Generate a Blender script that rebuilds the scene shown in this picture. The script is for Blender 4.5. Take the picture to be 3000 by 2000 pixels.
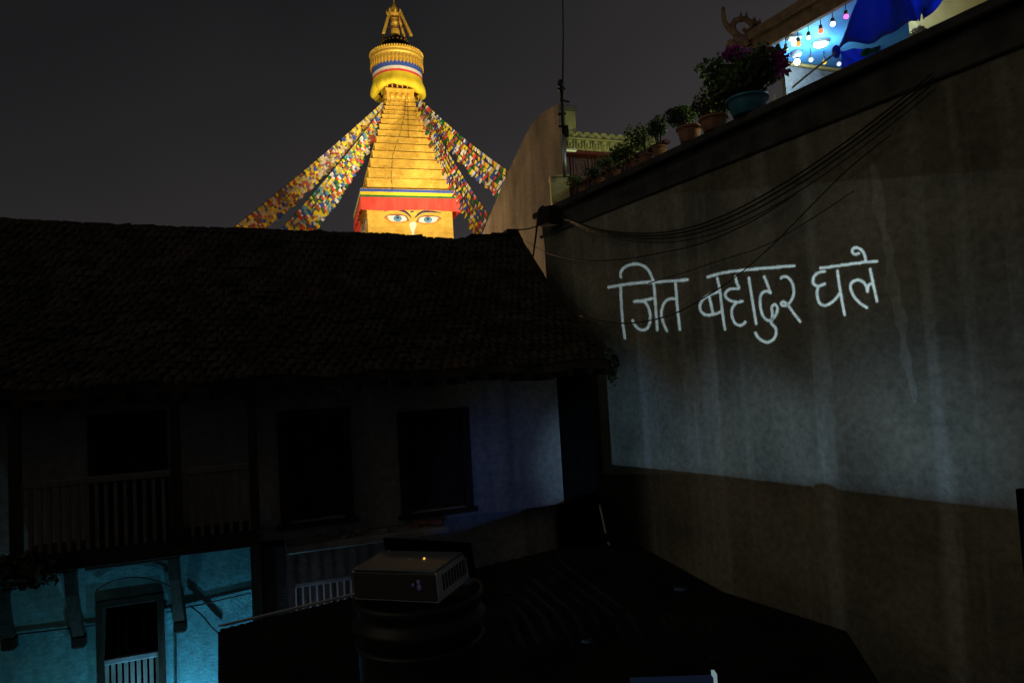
import bpy, math, random
from mathutils import Vector, Matrix
random.seed(7)
R = math.radians
scene = bpy.context.scene
for o in list(bpy.data.objects): bpy.data.objects.remove(o)

# ------------------------------------------------------------------ camera
CZ = 6.0                       # eye height above the yard
CAM = Vector((0, 0, CZ))
PITCH, ROLL = math.atan(110/2000), R(3.3)
r0 = Vector((1, 0, 0)); fw = Vector((0, math.cos(PITCH), math.sin(PITCH))); u0 = Vector((0, -math.sin(PITCH), math.cos(PITCH)))
cr = r0*math.cos(ROLL) - u0*math.sin(ROLL)
cu = u0*math.cos(ROLL) + r0*math.sin(ROLL)
cam = bpy.data.cameras.new('camera'); camo = bpy.data.objects.new('camera', cam); scene.collection.objects.link(camo)
cam.lens = 24; cam.sensor_width = 36; cam.clip_start = 0.05; cam.clip_end = 2000
m = Matrix.Identity(4)
for i in range(3): m[i][0] = cr[i]; m[i][1] = cu[i]; m[i][2] = -fw[i]; m[i][3] = CAM[i]
camo.matrix_world = m
scene.camera = camo
scene.render.resolution_x, scene.render.resolution_y = 1024, 682

# ------------------------------------------------------------------ night sky
w = bpy.data.worlds.new('World'); scene.world = w; w.use_nodes = True
nt = w.node_tree; nt.nodes.clear()
def N(nt, t, **kw):
    n = nt.nodes.new(t)
    for k, v in kw.items(): setattr(n, k, v)
    return n
out = N(nt, 'ShaderNodeOutputWorld'); bg = N(nt, 'ShaderNodeBackground')
tc = N(nt, 'ShaderNodeTexCoord'); sp = N(nt, 'ShaderNodeSeparateXYZ'); cr_ = N(nt, 'ShaderNodeValToRGB')
nz = N(nt, 'ShaderNodeTexNoise'); nz.inputs['Scale'].default_value = 1.6; nz.inputs['Detail'].default_value = 3
ad = N(nt, 'ShaderNodeMath', operation='MULTIPLY_ADD'); ad.inputs[1].default_value = 0.35
sb = N(nt, 'ShaderNodeMath', operation='SUBTRACT'); sb.inputs[1].default_value = 0.175
nt.links.new(tc.outputs['Generated'], sp.inputs[0]); nt.links.new(tc.outputs['Generated'], nz.inputs['Vector'])
nt.links.new(nz.outputs['Fac'], ad.inputs[0]); nt.links.new(sp.outputs['Z'], ad.inputs[2]); nt.links.new(ad.outputs[0], sb.inputs[0])
xm = N(nt, 'ShaderNodeMath', operation='MULTIPLY_ADD'); xm.inputs[1].default_value = -0.45     # town glow stronger towards the right
nt.links.new(sp.outputs['X'], xm.inputs[0]); nt.links.new(sb.outputs[0], xm.inputs[2]); nt.links.new(xm.outputs[0], cr_.inputs[0])
e = cr_.color_ramp.elements
e[0].position = 0.22; e[0].color = (0.034, 0.031, 0.0325, 1)
e[1].position = 0.66; e[1].color = (0.0110, 0.0108, 0.0118, 1)
nt.links.new(cr_.outputs[0], bg.inputs[0]); bg.inputs[1].default_value = 1.0
nt.links.new(bg.outputs[0], out.inputs[0])
sun = bpy.data.lights.new('night_glow', 'SUN'); sun.energy = 0.18; sun.angle = R(40); sun.color = (1, .87, .58)
suno = bpy.data.objects.new('night_glow', sun); scene.collection.objects.link(suno)
suno.rotation_euler = Vector((.70, .45, -.50)).to_track_quat('-Z', 'Y').to_euler()      # faint glow of the town from the left
scene.view_settings.view_transform = 'Standard'; scene.view_settings.look = 'None'
scene.view_settings.exposure = 0; scene.view_settings.gamma = 1
scene.render.engine = 'CYCLES'
scene.cycles.sample_clamp_indirect = 3

# ------------------------------------------------------------------ helpers
def ray(px, py): return fw + cr*((px-1500)/2000) + cu*((1000-py)/2000)
def at_y(px, py, Y):
    d = ray(px, py); return CAM + d*(Y/d.y)
def at_z(px, py, z):
    d = ray(px, py); return CAM + d*((z-CAM.z)/d.z)
def on_plane(px, py, p, n):
    d = ray(px, py); return CAM + d*((p-CAM).dot(n)/d.dot(n))

class MB:
    def __init__(s): s.v = []; s.f = []
    def add(s, vs, fs):
        b = len(s.v); s.v += [tuple(v) for v in vs]; s.f += [tuple(i+b for i in f) for f in fs]; return s
    def box(s, x0, x1, y0, y1, z0, z1):
        return s.add([(x0,y0,z0),(x1,y0,z0),(x1,y1,z0),(x0,y1,z0),(x0,y0,z1),(x1,y0,z1),(x1,y1,z1),(x0,y1,z1)],
                     [(0,3,2,1),(4,5,6,7),(0,1,5,4),(1,2,6,5),(2,3,7,6),(3,0,4,7)])
    def bbox(s, x0, x1, y0, y1, z0, z1, b=0.01):       # box with chamfered top and sides (frustum stack)
        v = []
        for z, k in ((z0, b), (z0+b, 0), (z1-b, 0), (z1, b)):
            v += [(x0+k,y0+k,z),(x1-k,y0+k,z),(x1-k,y1-k,z),(x0+k,y1-k,z)]
        f = [(3,2,1,0),(12,13,14,15)]
        for l in range(3):
            for i in range(4): f.append((l*4+i, l*4+(i+1)%4, l*4+4+(i+1)%4, l*4+4+i))
        return s.add(v, f)
    def hexa(s, p):                                       # 8 points, bottom 4 then top 4
        return s.add(p, [(0,3,2,1),(4,5,6,7),(0,1,5,4),(1,2,6,5),(2,3,7,6),(3,0,4,7)])
    def tube(s, pts, r, n=6, caps=True):
        pts = [Vector(p) for p in pts]; rs = r if isinstance(r, (list, tuple)) else [r]*len(pts)
        v = []; f = []
        for i, p in enumerate(pts):
            t = (pts[min(i+1, len(pts)-1)] - pts[max(i-1, 0)]).normalized()
            a = t.cross(Vector((0.13, 0.31, 0.94)));
            if a.length < 1e-3: a = t.cross(Vector((1, 0, 0)))
            a.normalize(); b = t.cross(a)
            for k in range(n):
                an = 2*math.pi*k/n
                v.append(p + a*(math.cos(an)*rs[i]) + b*(math.sin(an)*rs[i]))
        for i in range(len(pts)-1):
            for k in range(n): f.append((i*n+k, i*n+(k+1)%n, (i+1)*n+(k+1)%n, (i+1)*n+k))
        if caps: f.append(tuple(range(n-1, -1, -1))); f.append(tuple(range((len(pts)-1)*n, len(pts)*n)))
        return s.add(v, f)
    def lathe(s, prof, n=24, c=(0, 0, 0)):
        v = []; f = []
        for r, z in prof:
            for k in range(n):
                a = 2*math.pi*k/n; v.append((c[0]+r*math.cos(a), c[1]+r*math.sin(a), c[2]+z))
        for i in range(len(prof)-1):
            for k in range(n): f.append((i*n+k, i*n+(k+1)%n, (i+1)*n+(k+1)%n, (i+1)*n+k))
        return s.add(v, f)
    def sphere(s, c, r, n=12, m_=8, sc=(1, 1, 1)):
        v = []; f = []
        for i in range(m_+1):
            t = math.pi*i/m_
            for k in range(n):
                a = 2*math.pi*k/n
                v.append((c[0]+r*sc[0]*math.sin(t)*math.cos(a), c[1]+r*sc[1]*math.sin(t)*math.sin(a), c[2]-r*sc[2]*math.cos(t)))
        for i in range(m_):
            for k in range(n): f.append((i*n+k, i*n+(k+1)%n, (i+1)*n+(k+1)%n, (i+1)*n+k))
        return s.add(v, f)
    def build(s, name, mat, parent=None, smooth=False):
        me = bpy.data.meshes.new(name); me.from_pydata(s.v, [], s.f); me.update()
        if mat: me.materials.append(mat)
        if smooth:
            me.polygons.foreach_set('use_smooth', [True]*len(me.polygons))
        o = bpy.data.objects.new(name, me); scene.collection.objects.link(o)
        if parent: o.parent = parent
        return o
def empty(name, loc, rz=0):
    o = bpy.data.objects.new(name, None); scene.collection.objects.link(o)
    o.location = loc; o.rotation_euler = (0, 0, rz); o.empty_display_size = 0.2; return o
def tag(o, label=None, cat=None, group=None, kind=None):
    if label: o['label'] = label
    if cat: o['category'] = cat
    if group: o['group'] = group
    if kind: o['kind'] = kind
    return o
def lamp(name, typ, loc, power, col, parent=None, aim=None, size=45, blend=0.5, rad=0.1):
    l = bpy.data.lights.new(name, typ); l.energy = power; l.color = col
    l.shadow_soft_size = rad
    if typ == 'SPOT': l.spot_size = R(size); l.spot_blend = blend
    o = bpy.data.objects.new(name, l); scene.collection.objects.link(o)
    o.location = loc
    if aim is not None: o.rotation_euler = (Vector(aim)-Vector(loc)).to_track_quat('-Z', 'Y').to_euler()
    return o

def M(name, c1, c2=None, rough=0.7, scale=6, metal=0.0, bump=0.0, bscale=None, stretch=(1, 1, 1), detail=6, spec=0.4, lo=0.35, hi=0.65, trans=0):
    mt = bpy.data.materials.new(name); mt.use_nodes = True; nt = mt.node_tree
    b = nt.nodes['Principled BSDF']; b.inputs['Roughness'].default_value = rough; b.inputs['Metallic'].default_value = metal
    b.inputs['Specular IOR Level'].default_value = spec
    if c2 is None: c2 = tuple(c*0.75 for c in c1)
    tc = N(nt, 'ShaderNodeTexCoord'); mp = N(nt, 'ShaderNodeMapping'); mp.inputs['Scale'].default_value = stretch
    nt.links.new(tc.outputs['Object'], mp.inputs[0])
    n = N(nt, 'ShaderNodeTexNoise'); n.inputs['Scale'].default_value = scale; n.inputs['Detail'].default_value = detail
    nt.links.new(mp.outputs[0], n.inputs['Vector'])
    rp = N(nt, 'ShaderNodeValToRGB'); rp.color_ramp.elements[0].position = lo; rp.color_ramp.elements[1].position = hi
    rp.color_ramp.elements[0].color = (*c2, 1); rp.color_ramp.elements[1].color = (*c1, 1)
    nt.links.new(n.outputs['Fac'], rp.inputs[0]); nt.links.new(rp.outputs[0], b.inputs['Base Color'])
    if bump:
        n2 = N(nt, 'ShaderNodeTexNoise'); n2.inputs['Scale'].default_value = bscale or scale*4; n2.inputs['Detail'].default_value = 5
        nt.links.new(mp.outputs[0], n2.inputs['Vector'])
        bp = N(nt, 'ShaderNodeBump'); bp.inputs['Strength'].default_value = bump; bp.inputs['Distance'].default_value = 0.02
        nt.links.new(n2.outputs['Fac'], bp.inputs['Height']); nt.links.new(bp.outputs[0], b.inputs['Normal'])
    return mt
def E(name, col, strength):
    mt = bpy.data.materials.new(name); mt.use_nodes = True; nt = mt.node_tree; nt.nodes.clear()
    o = N(nt, 'ShaderNodeOutputMaterial'); em = N(nt, 'ShaderNodeEmission')
    em.inputs[0].default_value = (*col, 1); em.inputs[1].default_value = strength
    nt.links.new(em.outputs[0], o.inputs[0]); return mt

# gilded plates: seams between the beaten sheets and a hammered relief
def gold_mat():
    mt = M('gilded_sheet', (0.80, 0.47, 0.075), (0.62, 0.34, 0.04), rough=0.55, scale=1.3, metal=0.1, bump=0.0, spec=0.5)
    nt = mt.node_tree; b = nt.nodes['Principled BSDF']
    tc = N(nt, 'ShaderNodeTexCoord'); sp = N(nt, 'ShaderNodeSeparateXYZ'); nt.links.new(tc.outputs['Object'], sp.inputs[0])
    sm = N(nt, 'ShaderNodeMath', operation='ADD'); nt.links.new(sp.outputs['X'], sm.inputs[0]); nt.links.new(sp.outputs['Y'], sm.inputs[1])
    cb = N(nt, 'ShaderNodeCombineXYZ'); nt.links.new(sm.outputs[0], cb.inputs[0]); nt.links.new(sp.outputs['Z'], cb.inputs[1])
    br = N(nt, 'ShaderNodeTexBrick'); br.inputs['Scale'].default_value = 1.0
    br.inputs['Brick Width'].default_value = 0.62; br.inputs['Row Height'].default_value = 0.5
    br.inputs['Mortar Size'].default_value = 0.03; br.inputs['Mortar Smooth'].default_value = 0.7; br.offset = 0.0
    br.inputs['Color1'].default_value = (0.9, 0.9, 0.9, 1); br.inputs['Color2'].default_value = (1, 1, 1, 1); br.inputs['Mortar'].default_value = (0, 0, 0, 1)
    nt.links.new(cb.outputs[0], br.inputs['Vector'])
    n2 = N(nt, 'ShaderNodeTexNoise'); n2.inputs['Scale'].default_value = 3.6; n2.inputs['Detail'].default_value = 4
    nt.links.new(tc.outputs['Object'], n2.inputs['Vector'])
    mx = N(nt, 'ShaderNodeMath', operation='MULTIPLY_ADD'); mx.inputs[1].default_value = 0.25
    nt.links.new(br.outputs['Color'], mx.inputs[0]); nt.links.new(n2.outputs['Fac'], mx.inputs[2])
    bp = N(nt, 'ShaderNodeBump'); bp.inputs['Strength'].default_value = 0.6; bp.inputs['Distance'].default_value = 0.11
    nt.links.new(mx.outputs[0], bp.inputs['Height']); nt.links.new(bp.outputs[0], b.inputs['Normal'])
    return mt

def plaster_mat(name, c1, c2, c3):
    """old rendered wall: broad mottling, long vertical run-off streaks, one long lime streak"""
    mt = M(name, c1, c2, rough=0.9, scale=0.7, bump=0.35, bscale=22, detail=8, lo=0.3, hi=0.7, spec=0.2)
    nt = mt.node_tree; b = nt.nodes['Principled BSDF']
    rp = [n for n in nt.nodes if n.type == 'VALTORGB'][0]
    tc = [n for n in nt.nodes if n.type == 'TEX_COORD'][0]
    mp = N(nt, 'ShaderNodeMapping'); mp.inputs['Scale'].default_value = (2.6, 2.6, 0.10)
    nt.links.new(tc.outputs['Object'], mp.inputs[0])
    n = N(nt, 'ShaderNodeTexNoise'); n.inputs['Scale'].default_value = 1.0; n.inputs['Detail'].default_value = 4
    nt.links.new(mp.outputs[0], n.inputs['Vector'])
    r2 = N(nt, 'ShaderNodeValToRGB'); r2.color_ramp.elements[0].position = 0.52; r2.color_ramp.elements[1].position = 0.72
    r2.color_ramp.elements[0].color = (0, 0, 0, 1); r2.color_ramp.elements[1].color = (0.75, 0.75, 0.75, 1)
    nt.links.new(n.outputs['Fac'], r2.inputs[0])
    mx = N(nt, 'ShaderNodeMix', data_type='RGBA'); nt.links.new(r2.outputs[0], mx.inputs[0])
    nt.links.new(rp.outputs[0], mx.inputs[6]); mx.inputs[7].default_value = (*c3, 1)
    # fine grime speckle
    n3 = N(nt, 'ShaderNodeTexNoise'); n3.inputs['Scale'].default_value = 9; n3.inputs['Detail'].default_value = 8; n3.inputs['Roughness'].default_value = 0.7
    nt.links.new(tc.outputs['Object'], n3.inputs['Vector'])
    r3 = N(nt, 'ShaderNodeValToRGB'); r3.color_ramp.elements[0].position = 0.35; r3.color_ramp.elements[1].position = 0.65
    r3.color_ramp.elements[0].color = (0.58, 0.58, 0.56, 1); r3.color_ramp.elements[1].color = (1, 1, 1, 1)
    nt.links.new(n3.outputs['Fac'], r3.inputs[0])
    ml = N(nt, 'ShaderNodeMix', data_type='RGBA', blend_type='MULTIPLY'); ml.inputs[0].default_value = 1
    nt.links.new(mx.outputs[2], ml.inputs[6]); nt.links.new(r3.outputs[0], ml.inputs[7])
    nt.links.new(ml.outputs[2], b.inputs['Base Color'])
    return mt

MT = dict(
    gold=gold_mat(),
    brass=M('polished_gilding', (0.85, 0.52, 0.09), (0.7, 0.40, 0.05), rough=0.38, metal=0.2, scale=3, bump=0.4, bscale=9),
    darkwood=M('dark_timber', (0.034, 0.026, 0.021), (0.018, 0.014, 0.012), rough=0.9, scale=3, stretch=(6, 6, 1), bump=0.3, spec=0.1),
    tile=M('old_clay_tile', (0.05, 0.034, 0.024), (0.014, 0.011, 0.009), rough=0.9, scale=2.2, bump=0.5, bscale=30, spec=0.2),
    plaster=plaster_mat('grimy_plaster', (0.27, 0.245, 0.195), (0.115, 0.107, 0.088), (0.34, 0.33, 0.30)),
    tanwall=plaster_mat('tan_plaster', (0.40, 0.33, 0.24), (0.13, 0.11, 0.085), (0.20, 0.165, 0.12)),
    upper=plaster_mat('weathered_grey_plaster', (0.30, 0.29, 0.28), (0.19, 0.185, 0.18), (0.14, 0.13, 0.13)),
    teal=plaster_mat('teal_limewash', (0.16, 0.40, 0.45), (0.09, 0.26, 0.31), (0.24, 0.46, 0.50)),
    concrete=M('stained_concrete', (0.22, 0.21, 0.2), (0.1, 0.1, 0.095), rough=0.9, scale=2, bump=0.4, bscale=20),
    grime=M('sooty_render', (0.06, 0.06, 0.06), (0.025, 0.025, 0.025), rough=0.95, scale=2.5, bump=0.5, bscale=14),
    sootbrick=M('sooty_brick', (0.03, 0.02, 0.018), (0.016, 0.012, 0.011), rough=0.95, scale=8, bump=0.5),
    stain=plaster_mat('lime_stain', (0.36, 0.34, 0.30), (0.19, 0.18, 0.155), (0.36, 0.35, 0.32)),
    black=M('black_opening', (0.005, 0.005, 0.005), (0.003, 0.003, 0.003), rough=1.0, spec=0.0),
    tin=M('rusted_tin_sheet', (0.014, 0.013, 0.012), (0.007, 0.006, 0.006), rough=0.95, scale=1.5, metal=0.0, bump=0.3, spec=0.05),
    blackpaint=M('black_painted_metal', (0.014, 0.014, 0.014), (0.008, 0.008, 0.008), rough=0.5, scale=5, metal=0.3, bump=0.1),
    cable=M('black_cable', (0.012, 0.012, 0.012), rough=0.6),
    brick=M('red_brick', (0.16, 0.065, 0.05), (0.09, 0.038, 0.032), rough=0.9, scale=9, bump=0.5),
    terracotta=M('terracotta', (0.36, 0.17, 0.10), (0.2, 0.1, 0.065), rough=0.85, scale=7, bump=0.3),
    bluepot=M('blue_plastic', (0.04, 0.20, 0.30), (0.03, 0.14, 0.21), rough=0.4, scale=4),
    soil=M('soil', (0.04, 0.03, 0.02), rough=1),
    leaf_dark=M('dark_leaf', (0.09, 0.16, 0.10), (0.04, 0.085, 0.05), rough=0.55, scale=20),
    leaf_mid=M('green_leaf', (0.13, 0.19, 0.07), (0.06, 0.10, 0.04), rough=0.55, scale=14),
    leaf_olive=M('olive_leaf', (0.13, 0.14, 0.05), (0.06, 0.07, 0.03), rough=0.6, scale=14),
    leaf_brown=M('brownish_leaf', (0.085, 0.07, 0.04), (0.04, 0.038, 0.022), rough=0.6, scale=14),
    magenta=M('magenta_bract', (0.42, 0.05, 0.36), (0.27, 0.03, 0.24), rough=0.6, scale=20),
    stem=M('bark', (0.07, 0.05, 0.035), rough=0.9),
    red=M('red_cloth', (0.78, 0.075, 0.055), (0.66, 0.05, 0.04), rough=0.85, scale=1.2, stretch=(2, 2, .3)),
    yellow=M('yellow_cloth', (0.86, 0.62, 0.03), (0.76, 0.52, 0.02), rough=0.8, scale=1.0),
    blue=M('blue_cloth', (0.05, 0.10, 0.46), (0.035, 0.075, 0.38), rough=0.85),
    green=M('green_cloth', (0.02, 0.17, 0.05), (0.015, 0.13, 0.04), rough=0.85),
    white=M('white_cloth', (0.78, 0.72, 0.70), (0.66, 0.6, 0.57), rough=0.85),
    paintwhite=M('white_paint', (0.82, 0.80, 0.76), (0.78, 0.76, 0.72), rough=0.6),
    paintblue=M('blue_paint', (0.13, 0.35, 0.62), (0.08, 0.24, 0.5), rough=0.6, scale=8),
    navy=M('navy_paint', (0.02, 0.03, 0.09), (0.015, 0.02, 0.07), rough=0.6),
    paintred=M('vermilion_paint', (0.62, 0.16, 0.03), (0.55, 0.2, 0.04), rough=0.6),
    oxblood=M('oxblood_timber', (0.16, 0.02, 0.015), (0.08, 0.012, 0.01), rough=0.7),
    tarp=M('blue_tarpaulin', (0.03, 0.075, 0.40), (0.02, 0.05, 0.3), rough=0.45, scale=3, bump=0.5, bscale=5),
    ceiling=M('pale_blue_board', (0.12, 0.42, 0.72), (0.05, 0.20, 0.62), rough=0.6, scale=0.9),
    cream=M('ochre_cream_paint', (0.60, 0.56, 0.28), (0.46, 0.43, 0.2), rough=0.75, scale=5, bump=0.2),
    fascia=M('brown_fascia', (0.20, 0.12, 0.08), (0.11, 0.065, 0.05), rough=0.8, scale=5, bump=0.6, bscale=9),
    galv=M('galvanised_steel', (0.42, 0.45, 0.5), (0.3, 0.32, 0.36), rough=0.4, metal=0.7, scale=7),
    greyplastic=M('grey_plastic', (0.48, 0.49, 0.52), (0.4, 0.41, 0.44), rough=0.45, scale=30),
    darkplastic=M('charcoal_plastic', (0.03, 0.03, 0.032), (0.02, 0.02, 0.022), rough=0.5, scale=30),
    ground=M('packed_dark_earth', (0.06, 0.055, 0.05), (0.03, 0.028, 0.026), rough=0.95, scale=0.8, bump=0.5),
    lit_strokes=plaster_mat('beam_lit_plaster', (0.56, 0.56, 0.56), (0.40, 0.40, 0.40), (0.6, 0.6, 0.6)),  # paler than the wall: projected light put into the stroke colour
    purple=M('plum_timber', (0.13, 0.06, 0.09), (0.08, 0.035, 0.055), rough=0.7, scale=6),
)

def translucent(mt, col, f):
    nt = mt.node_tree; b = nt.nodes['Principled BSDF']; o = [n for n in nt.nodes if n.type == 'OUTPUT_MATERIAL'][0]
    t = N(nt, 'ShaderNodeBsdfTranslucent'); t.inputs[0].default_value = (*col, 1); mx = N(nt, 'ShaderNodeMixShader'); mx.inputs[0].default_value = f
    nt.links.new(b.outputs[0], mx.inputs[1]); nt.links.new(t.outputs[0], mx.inputs[2]); nt.links.new(mx.outputs[0], o.inputs[0])
translucent(MT['tarp'], (.05, .16, .85), .6)
for q in ('leaf_mid', 'leaf_olive', 'leaf_dark', 'leaf_brown', 'magenta'): translucent(MT[q], {'magenta': (.5, .05, .4)}.get(q, (.12, .17, .04)), .35)

# ------------------------------------------------------------------ frames of the place
dH = Vector((2.8, 1.0, 0)).normalized(); nH = Vector((-dH.y, dH.x, 0))         # house facade runs along dH, nH points away from us
H0 = at_y(1640, 1110, 12.3); H0.z = 0
rzH = math.atan2(dH.y, dH.x)
def H(px, py, off=0.0):                          # pixel -> house-local (u, z) on the plane off metres in front of the facade
    p = on_plane(px, py, H0 - nH*off, nH) - H0
    return p.dot(dH), p.z
dA = Vector((0.486, -0.874, 0)).normalized(); nA = Vector((-dA.y, dA.x, 0))    # high wall, runs towards us along dA
A0 = at_y(1612, 1000, 16.0); A0.z = 0
rzA = math.atan2(dA.y, dA.x)
def A(px, py, off=0.0):
    p = on_plane(px, py, A0 - nA*off, nA) - A0
    return p.dot(dA), p.z
def Aw(px, py, off=0.0): return on_plane(px, py, A0 - nA*off, nA)

# ------------------------------------------------------------------ ground
g = MB(); g.add([(-400, -200, 0), (400, -200, 0), (400, 600, 0), (-400, 600, 0)], [(0, 1, 2, 3)])
tag(g.build('ground', MT['ground']), kind='structure')

# ------------------------------------------------------------------ high plaster building on the right
zt1 = A(1640, 590)[1]; zt2 = A(2840, 0)[1]
zA = A(2240, 306, .16)[1]
uF = A(1612, 700)[0]; uN = A(3250, 900)[0]
bld = empty('plaster_building', A0, rzA)
tag(bld, 'high dark plaster building with handwriting on its streaked wall and pots on its edge', 'building')
MB().box(0, uN, 0, 0.35, 0, zA-0.62).build('wall', MT['plaster'], bld)
MB().box(-0.001, 0.35, 0.352, 6, 0, zA-0.62).build('end_wall', MT['tanwall'], bld)
cb = MB(); cb.bbox(-0.12, uN, -0.05, 0.35, zA-0.618, zA-0.55, .02); cb.box(-0.02, uN, -0.02, 0.35, zA-0.548, zA-0.14)
cb.bbox(-0.2, uN, -0.16, 0.40, zA-0.138, zA, .02)
cb.build('cornice', MT['grime'], bld)
sv = []
for i in range(25):                       # pale lime streak running down from the cornice
    t = i/24; w_ = 15+5*math.sin(i*1.7)+4*math.sin(i*.6); x_ = 2555+125*t+4*math.sin(i*.9); y_ = 480+700*t
    w_ *= min(1, t*5+.4)*min(1, (1-t)*5+.25)
    for sg in (-1, 1):
        u, z = A(x_+sg*w_, y_); sv.append((u, -.0015, z))
MB().add(sv, [(2*i, 2*i+1, 2*i+3, 2*i+2) for i in range(24)]).build('lime_stain', MT['stain'], bld)
MB().box(0, uN, 0.402, 9, zA-0.25, zA-0.02).build('terrace_slab', MT['concrete'], bld)
# dark stub of beam at the far corner of the wall
pu, pz = A(1600, 625, 0.2)
tag(MB().bbox(-0.25, 0.25, -0.14, 0.14, -0.22, 0.2, .03).build('beam_stub', MT['darkwood']), 'dark square beam end sticking out of the wall corner where cables meet', 'beam')
bs = bpy.data.objects['beam_stub']; bs.location = Aw(1608, 632, 0.25); bs.rotation_euler = (0, 0.1, rzA)

# reddish brick parapet with short terracotta posts along the far end of the terrace edge
ua0 = 0.25; ua1 = A(1905, 480)[0]
rp = empty('brick_parapet', A0 + nA*0.42, rzA); tag(rp, 'low dark red brick parapet on the terrace edge behind the small pots', 'parapet')
MB().box(ua0, ua1, 0, 0.10, zA, zA+0.18).build('base_course', MT['brick'], rp)
k = 0; u = ua0
while u < ua1-0.1:
    MB().bbox(u, u+0.09, 0, 0.10, zA+0.182, zA+0.42, .01).build('brick', MT['brick'], rp); u += 0.17
MB().bbox(ua0, ua1, -0.02, 0.12, zA+0.422, zA+0.50, .015).build('coping', MT['brick'], rp)

# ------------------------------------------------------------------ tan side wall beyond
K = at_y(1632, 300, 16.2); F_ = at_y(1412, 690, 30.5)
zB = K.z
F_ = Vector((F_.x, F_.y, 0)); K0 = Vector((K.x, K.y, 0))
d = (F_-K0); L = d.length; d.normalize(); rz = math.atan2(d.y, d.x)
tb = empty('tan_building', K0, rz); tag(tb, 'tall tan plaster side wall lit warm, rising beside the mast', 'building')
# local x goes away from us; wall thickness to local -y (our right)
nB = Vector((-d.y, d.x, 0)); prof = []
for q_ in ((1634, 303), (1602, 322), (1578, 340), (1556, 366), (1535, 405), (1510, 458), (1480, 522), (1447, 602), (1412, 688)):
    p_ = on_plane(q_[0], q_[1], K0, nB) - K0; prof.append((p_.dot(d), p_.z))
mb = MB()
for i in range(len(prof)-1):
    (x0, z0), (x1, z1) = prof[i], prof[i+1]
    mb.hexa([(x0, -0.14, 0), (x1, -0.14, 0), (x1, 0, 0), (x0, 0, 0), (x0, -0.14, z0), (x1, -0.14, z1), (x1, 0, z1), (x0, 0, z0)])
mb.build('wall', MT['tanwall'], tb)

# ------------------------------------------------------------------ penthouse with ornate cornice
PY = 18.2
P0 = at_y(1652, 440, PY); P0.z = 0
def P(px, py, off=0):
    p = on_plane(px, py, P0 - nH*off, nH) - P0
    return p.dot(dH), p.z
ph = empty('penthouse', P0, rzH); tag(ph, 'terrace penthouse with ornate yellow-green moulded cornice and plum panelled wall', 'building')
uL, zc1 = P(1655, 380); uR = P(1935, 420)[0]; zc0 = P(1700, 440)[1]; zc1 = P(1700, 388)[1]; zcm = P(1700, 412)[1]
MB().box(uL, uR, 0.0, 0.3, zc0, zcm).build('frieze', MT['cream'], ph)
MB().bbox(uL, uR, -0.1, 0.3, zcm+.002, zcm+0.05, .01).build('moulding', MT['cream'], ph)
MB().box(uL, uR, 0.05, 0.3, zcm+0.052, zcm+0.12).build('upper_frieze', MT['cream'], ph)
i = 0; u = uL+0.02; wd = P(1684, 412)[0]-P(1659, 412)[0]
while u < uR-wd:
    c = u+wd/2; h = zcm-zc0
    # hanging U-shaped medallion with a boss
    pts = [(c-wd*.36, -0.03, zcm-0.02), (c-wd*.36, -0.03, zc0+h*.3), (c-wd*.2, -0.03, zc0+h*.08), (c+wd*.2, -0.03, zc0+h*.08), (c+wd*.36, -0.03, zc0+h*.3), (c+wd*.36, -0.03, zcm-0.02)]
    o = MB().tube(pts, 0.028).build('medallion', MT['cream'], ph, True)
    MB().sphere((c, -0.03, zc0+h*.45), wd*.16, sc=(1, .5, 1.5)).build('boss', MT['cream'], o, True)
    # rosette above
    rr = (zc1-zcm-0.05)*0.5
    pts = [(c+rr*math.cos(a), 0.0, zcm+0.06+rr*0.9+rr*math.sin(a)) for a in [R(x) for x in range(-40, 230, 18)]]
    o = MB().tube(pts, 0.035).build('rosette', MT['cream'], ph, True)
    b_ = MB()
    for q in range(6): b_.sphere((c+rr*.5*math.cos(q*1.047), 0.02, zcm+0.06+rr*.9+rr*.5*math.sin(q*1.047)), rr*.28, 8, 6)
    b_.box(c-rr*.8, c+rr*.8, 0.06, 0.14, zcm+.053, zcm+rr*1.6)
    b_.build('petals', MT['cream'], o, True)
    MB().sphere((c+wd/2, 0.02, zcm+0.14), 0.07, 8, 6).build('bead', MT['cream'], ph, True)
    u += wd
zp0 = zA-0.3
pa_, pz1 = P(1660, 318); pb_, _q = P(1690, 318); pz0 = zc1
MB().bbox(pa_, pb_, 0.12, 0.5, zcm, pz1, .015).build('corner_pier', MT['cream'], ph)
MB().bbox(pa_-.05, pb_+.05, 0.06, 0.56, pz1+.002, pz1+.14, .02).build('pier_cap', MT['concrete'], ph)
MB().box(uL, uR, 0.35, 0.6, zp0, zc0+0.1).build('wall', MT['purple'], ph)
MB().box(uL, uR, 0.0, 0.36, zc0-0.1, zc0-0.005).build('soffit', MT['oxblood'], ph)
for j, (a, b_) in enumerate(((1668, 1728), (1732, 1792))):
    x0, zz1 = P(a, 456, -0.35); x1, zz0 = P(b_, 525, -0.35)
    for q in range(3):
        k = q*0.09; mb = MB(); t = 0.035; y1 = 0.348; y0 = 0.30+q*.012
        X0, X1, Z0, Z1 = x0+k, x1-k, zz0+k, zz1-k
        mb.box(X0, X1, y0, y1, Z1-t, Z1); mb.box(X0, X1, y0, y1, Z0, Z0+t); mb.box(X0, X0+t, y0, y1, Z0+t, Z1-t); mb.box(X1-t, X1, y0, y1, Z0+t, Z1-t)
        mb.build('panel_moulding', MT['purple'], ph)
x_, z_ = P(1672, 437, 0.05)
tb_ = tag(empty('strip_light', P0 + dH*x_ - nH*0.08 + Vector((0, 0, z_-0.06)), rzH), 'short pale strip light under the ornate cornice by the pole', 'lamp')
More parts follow.
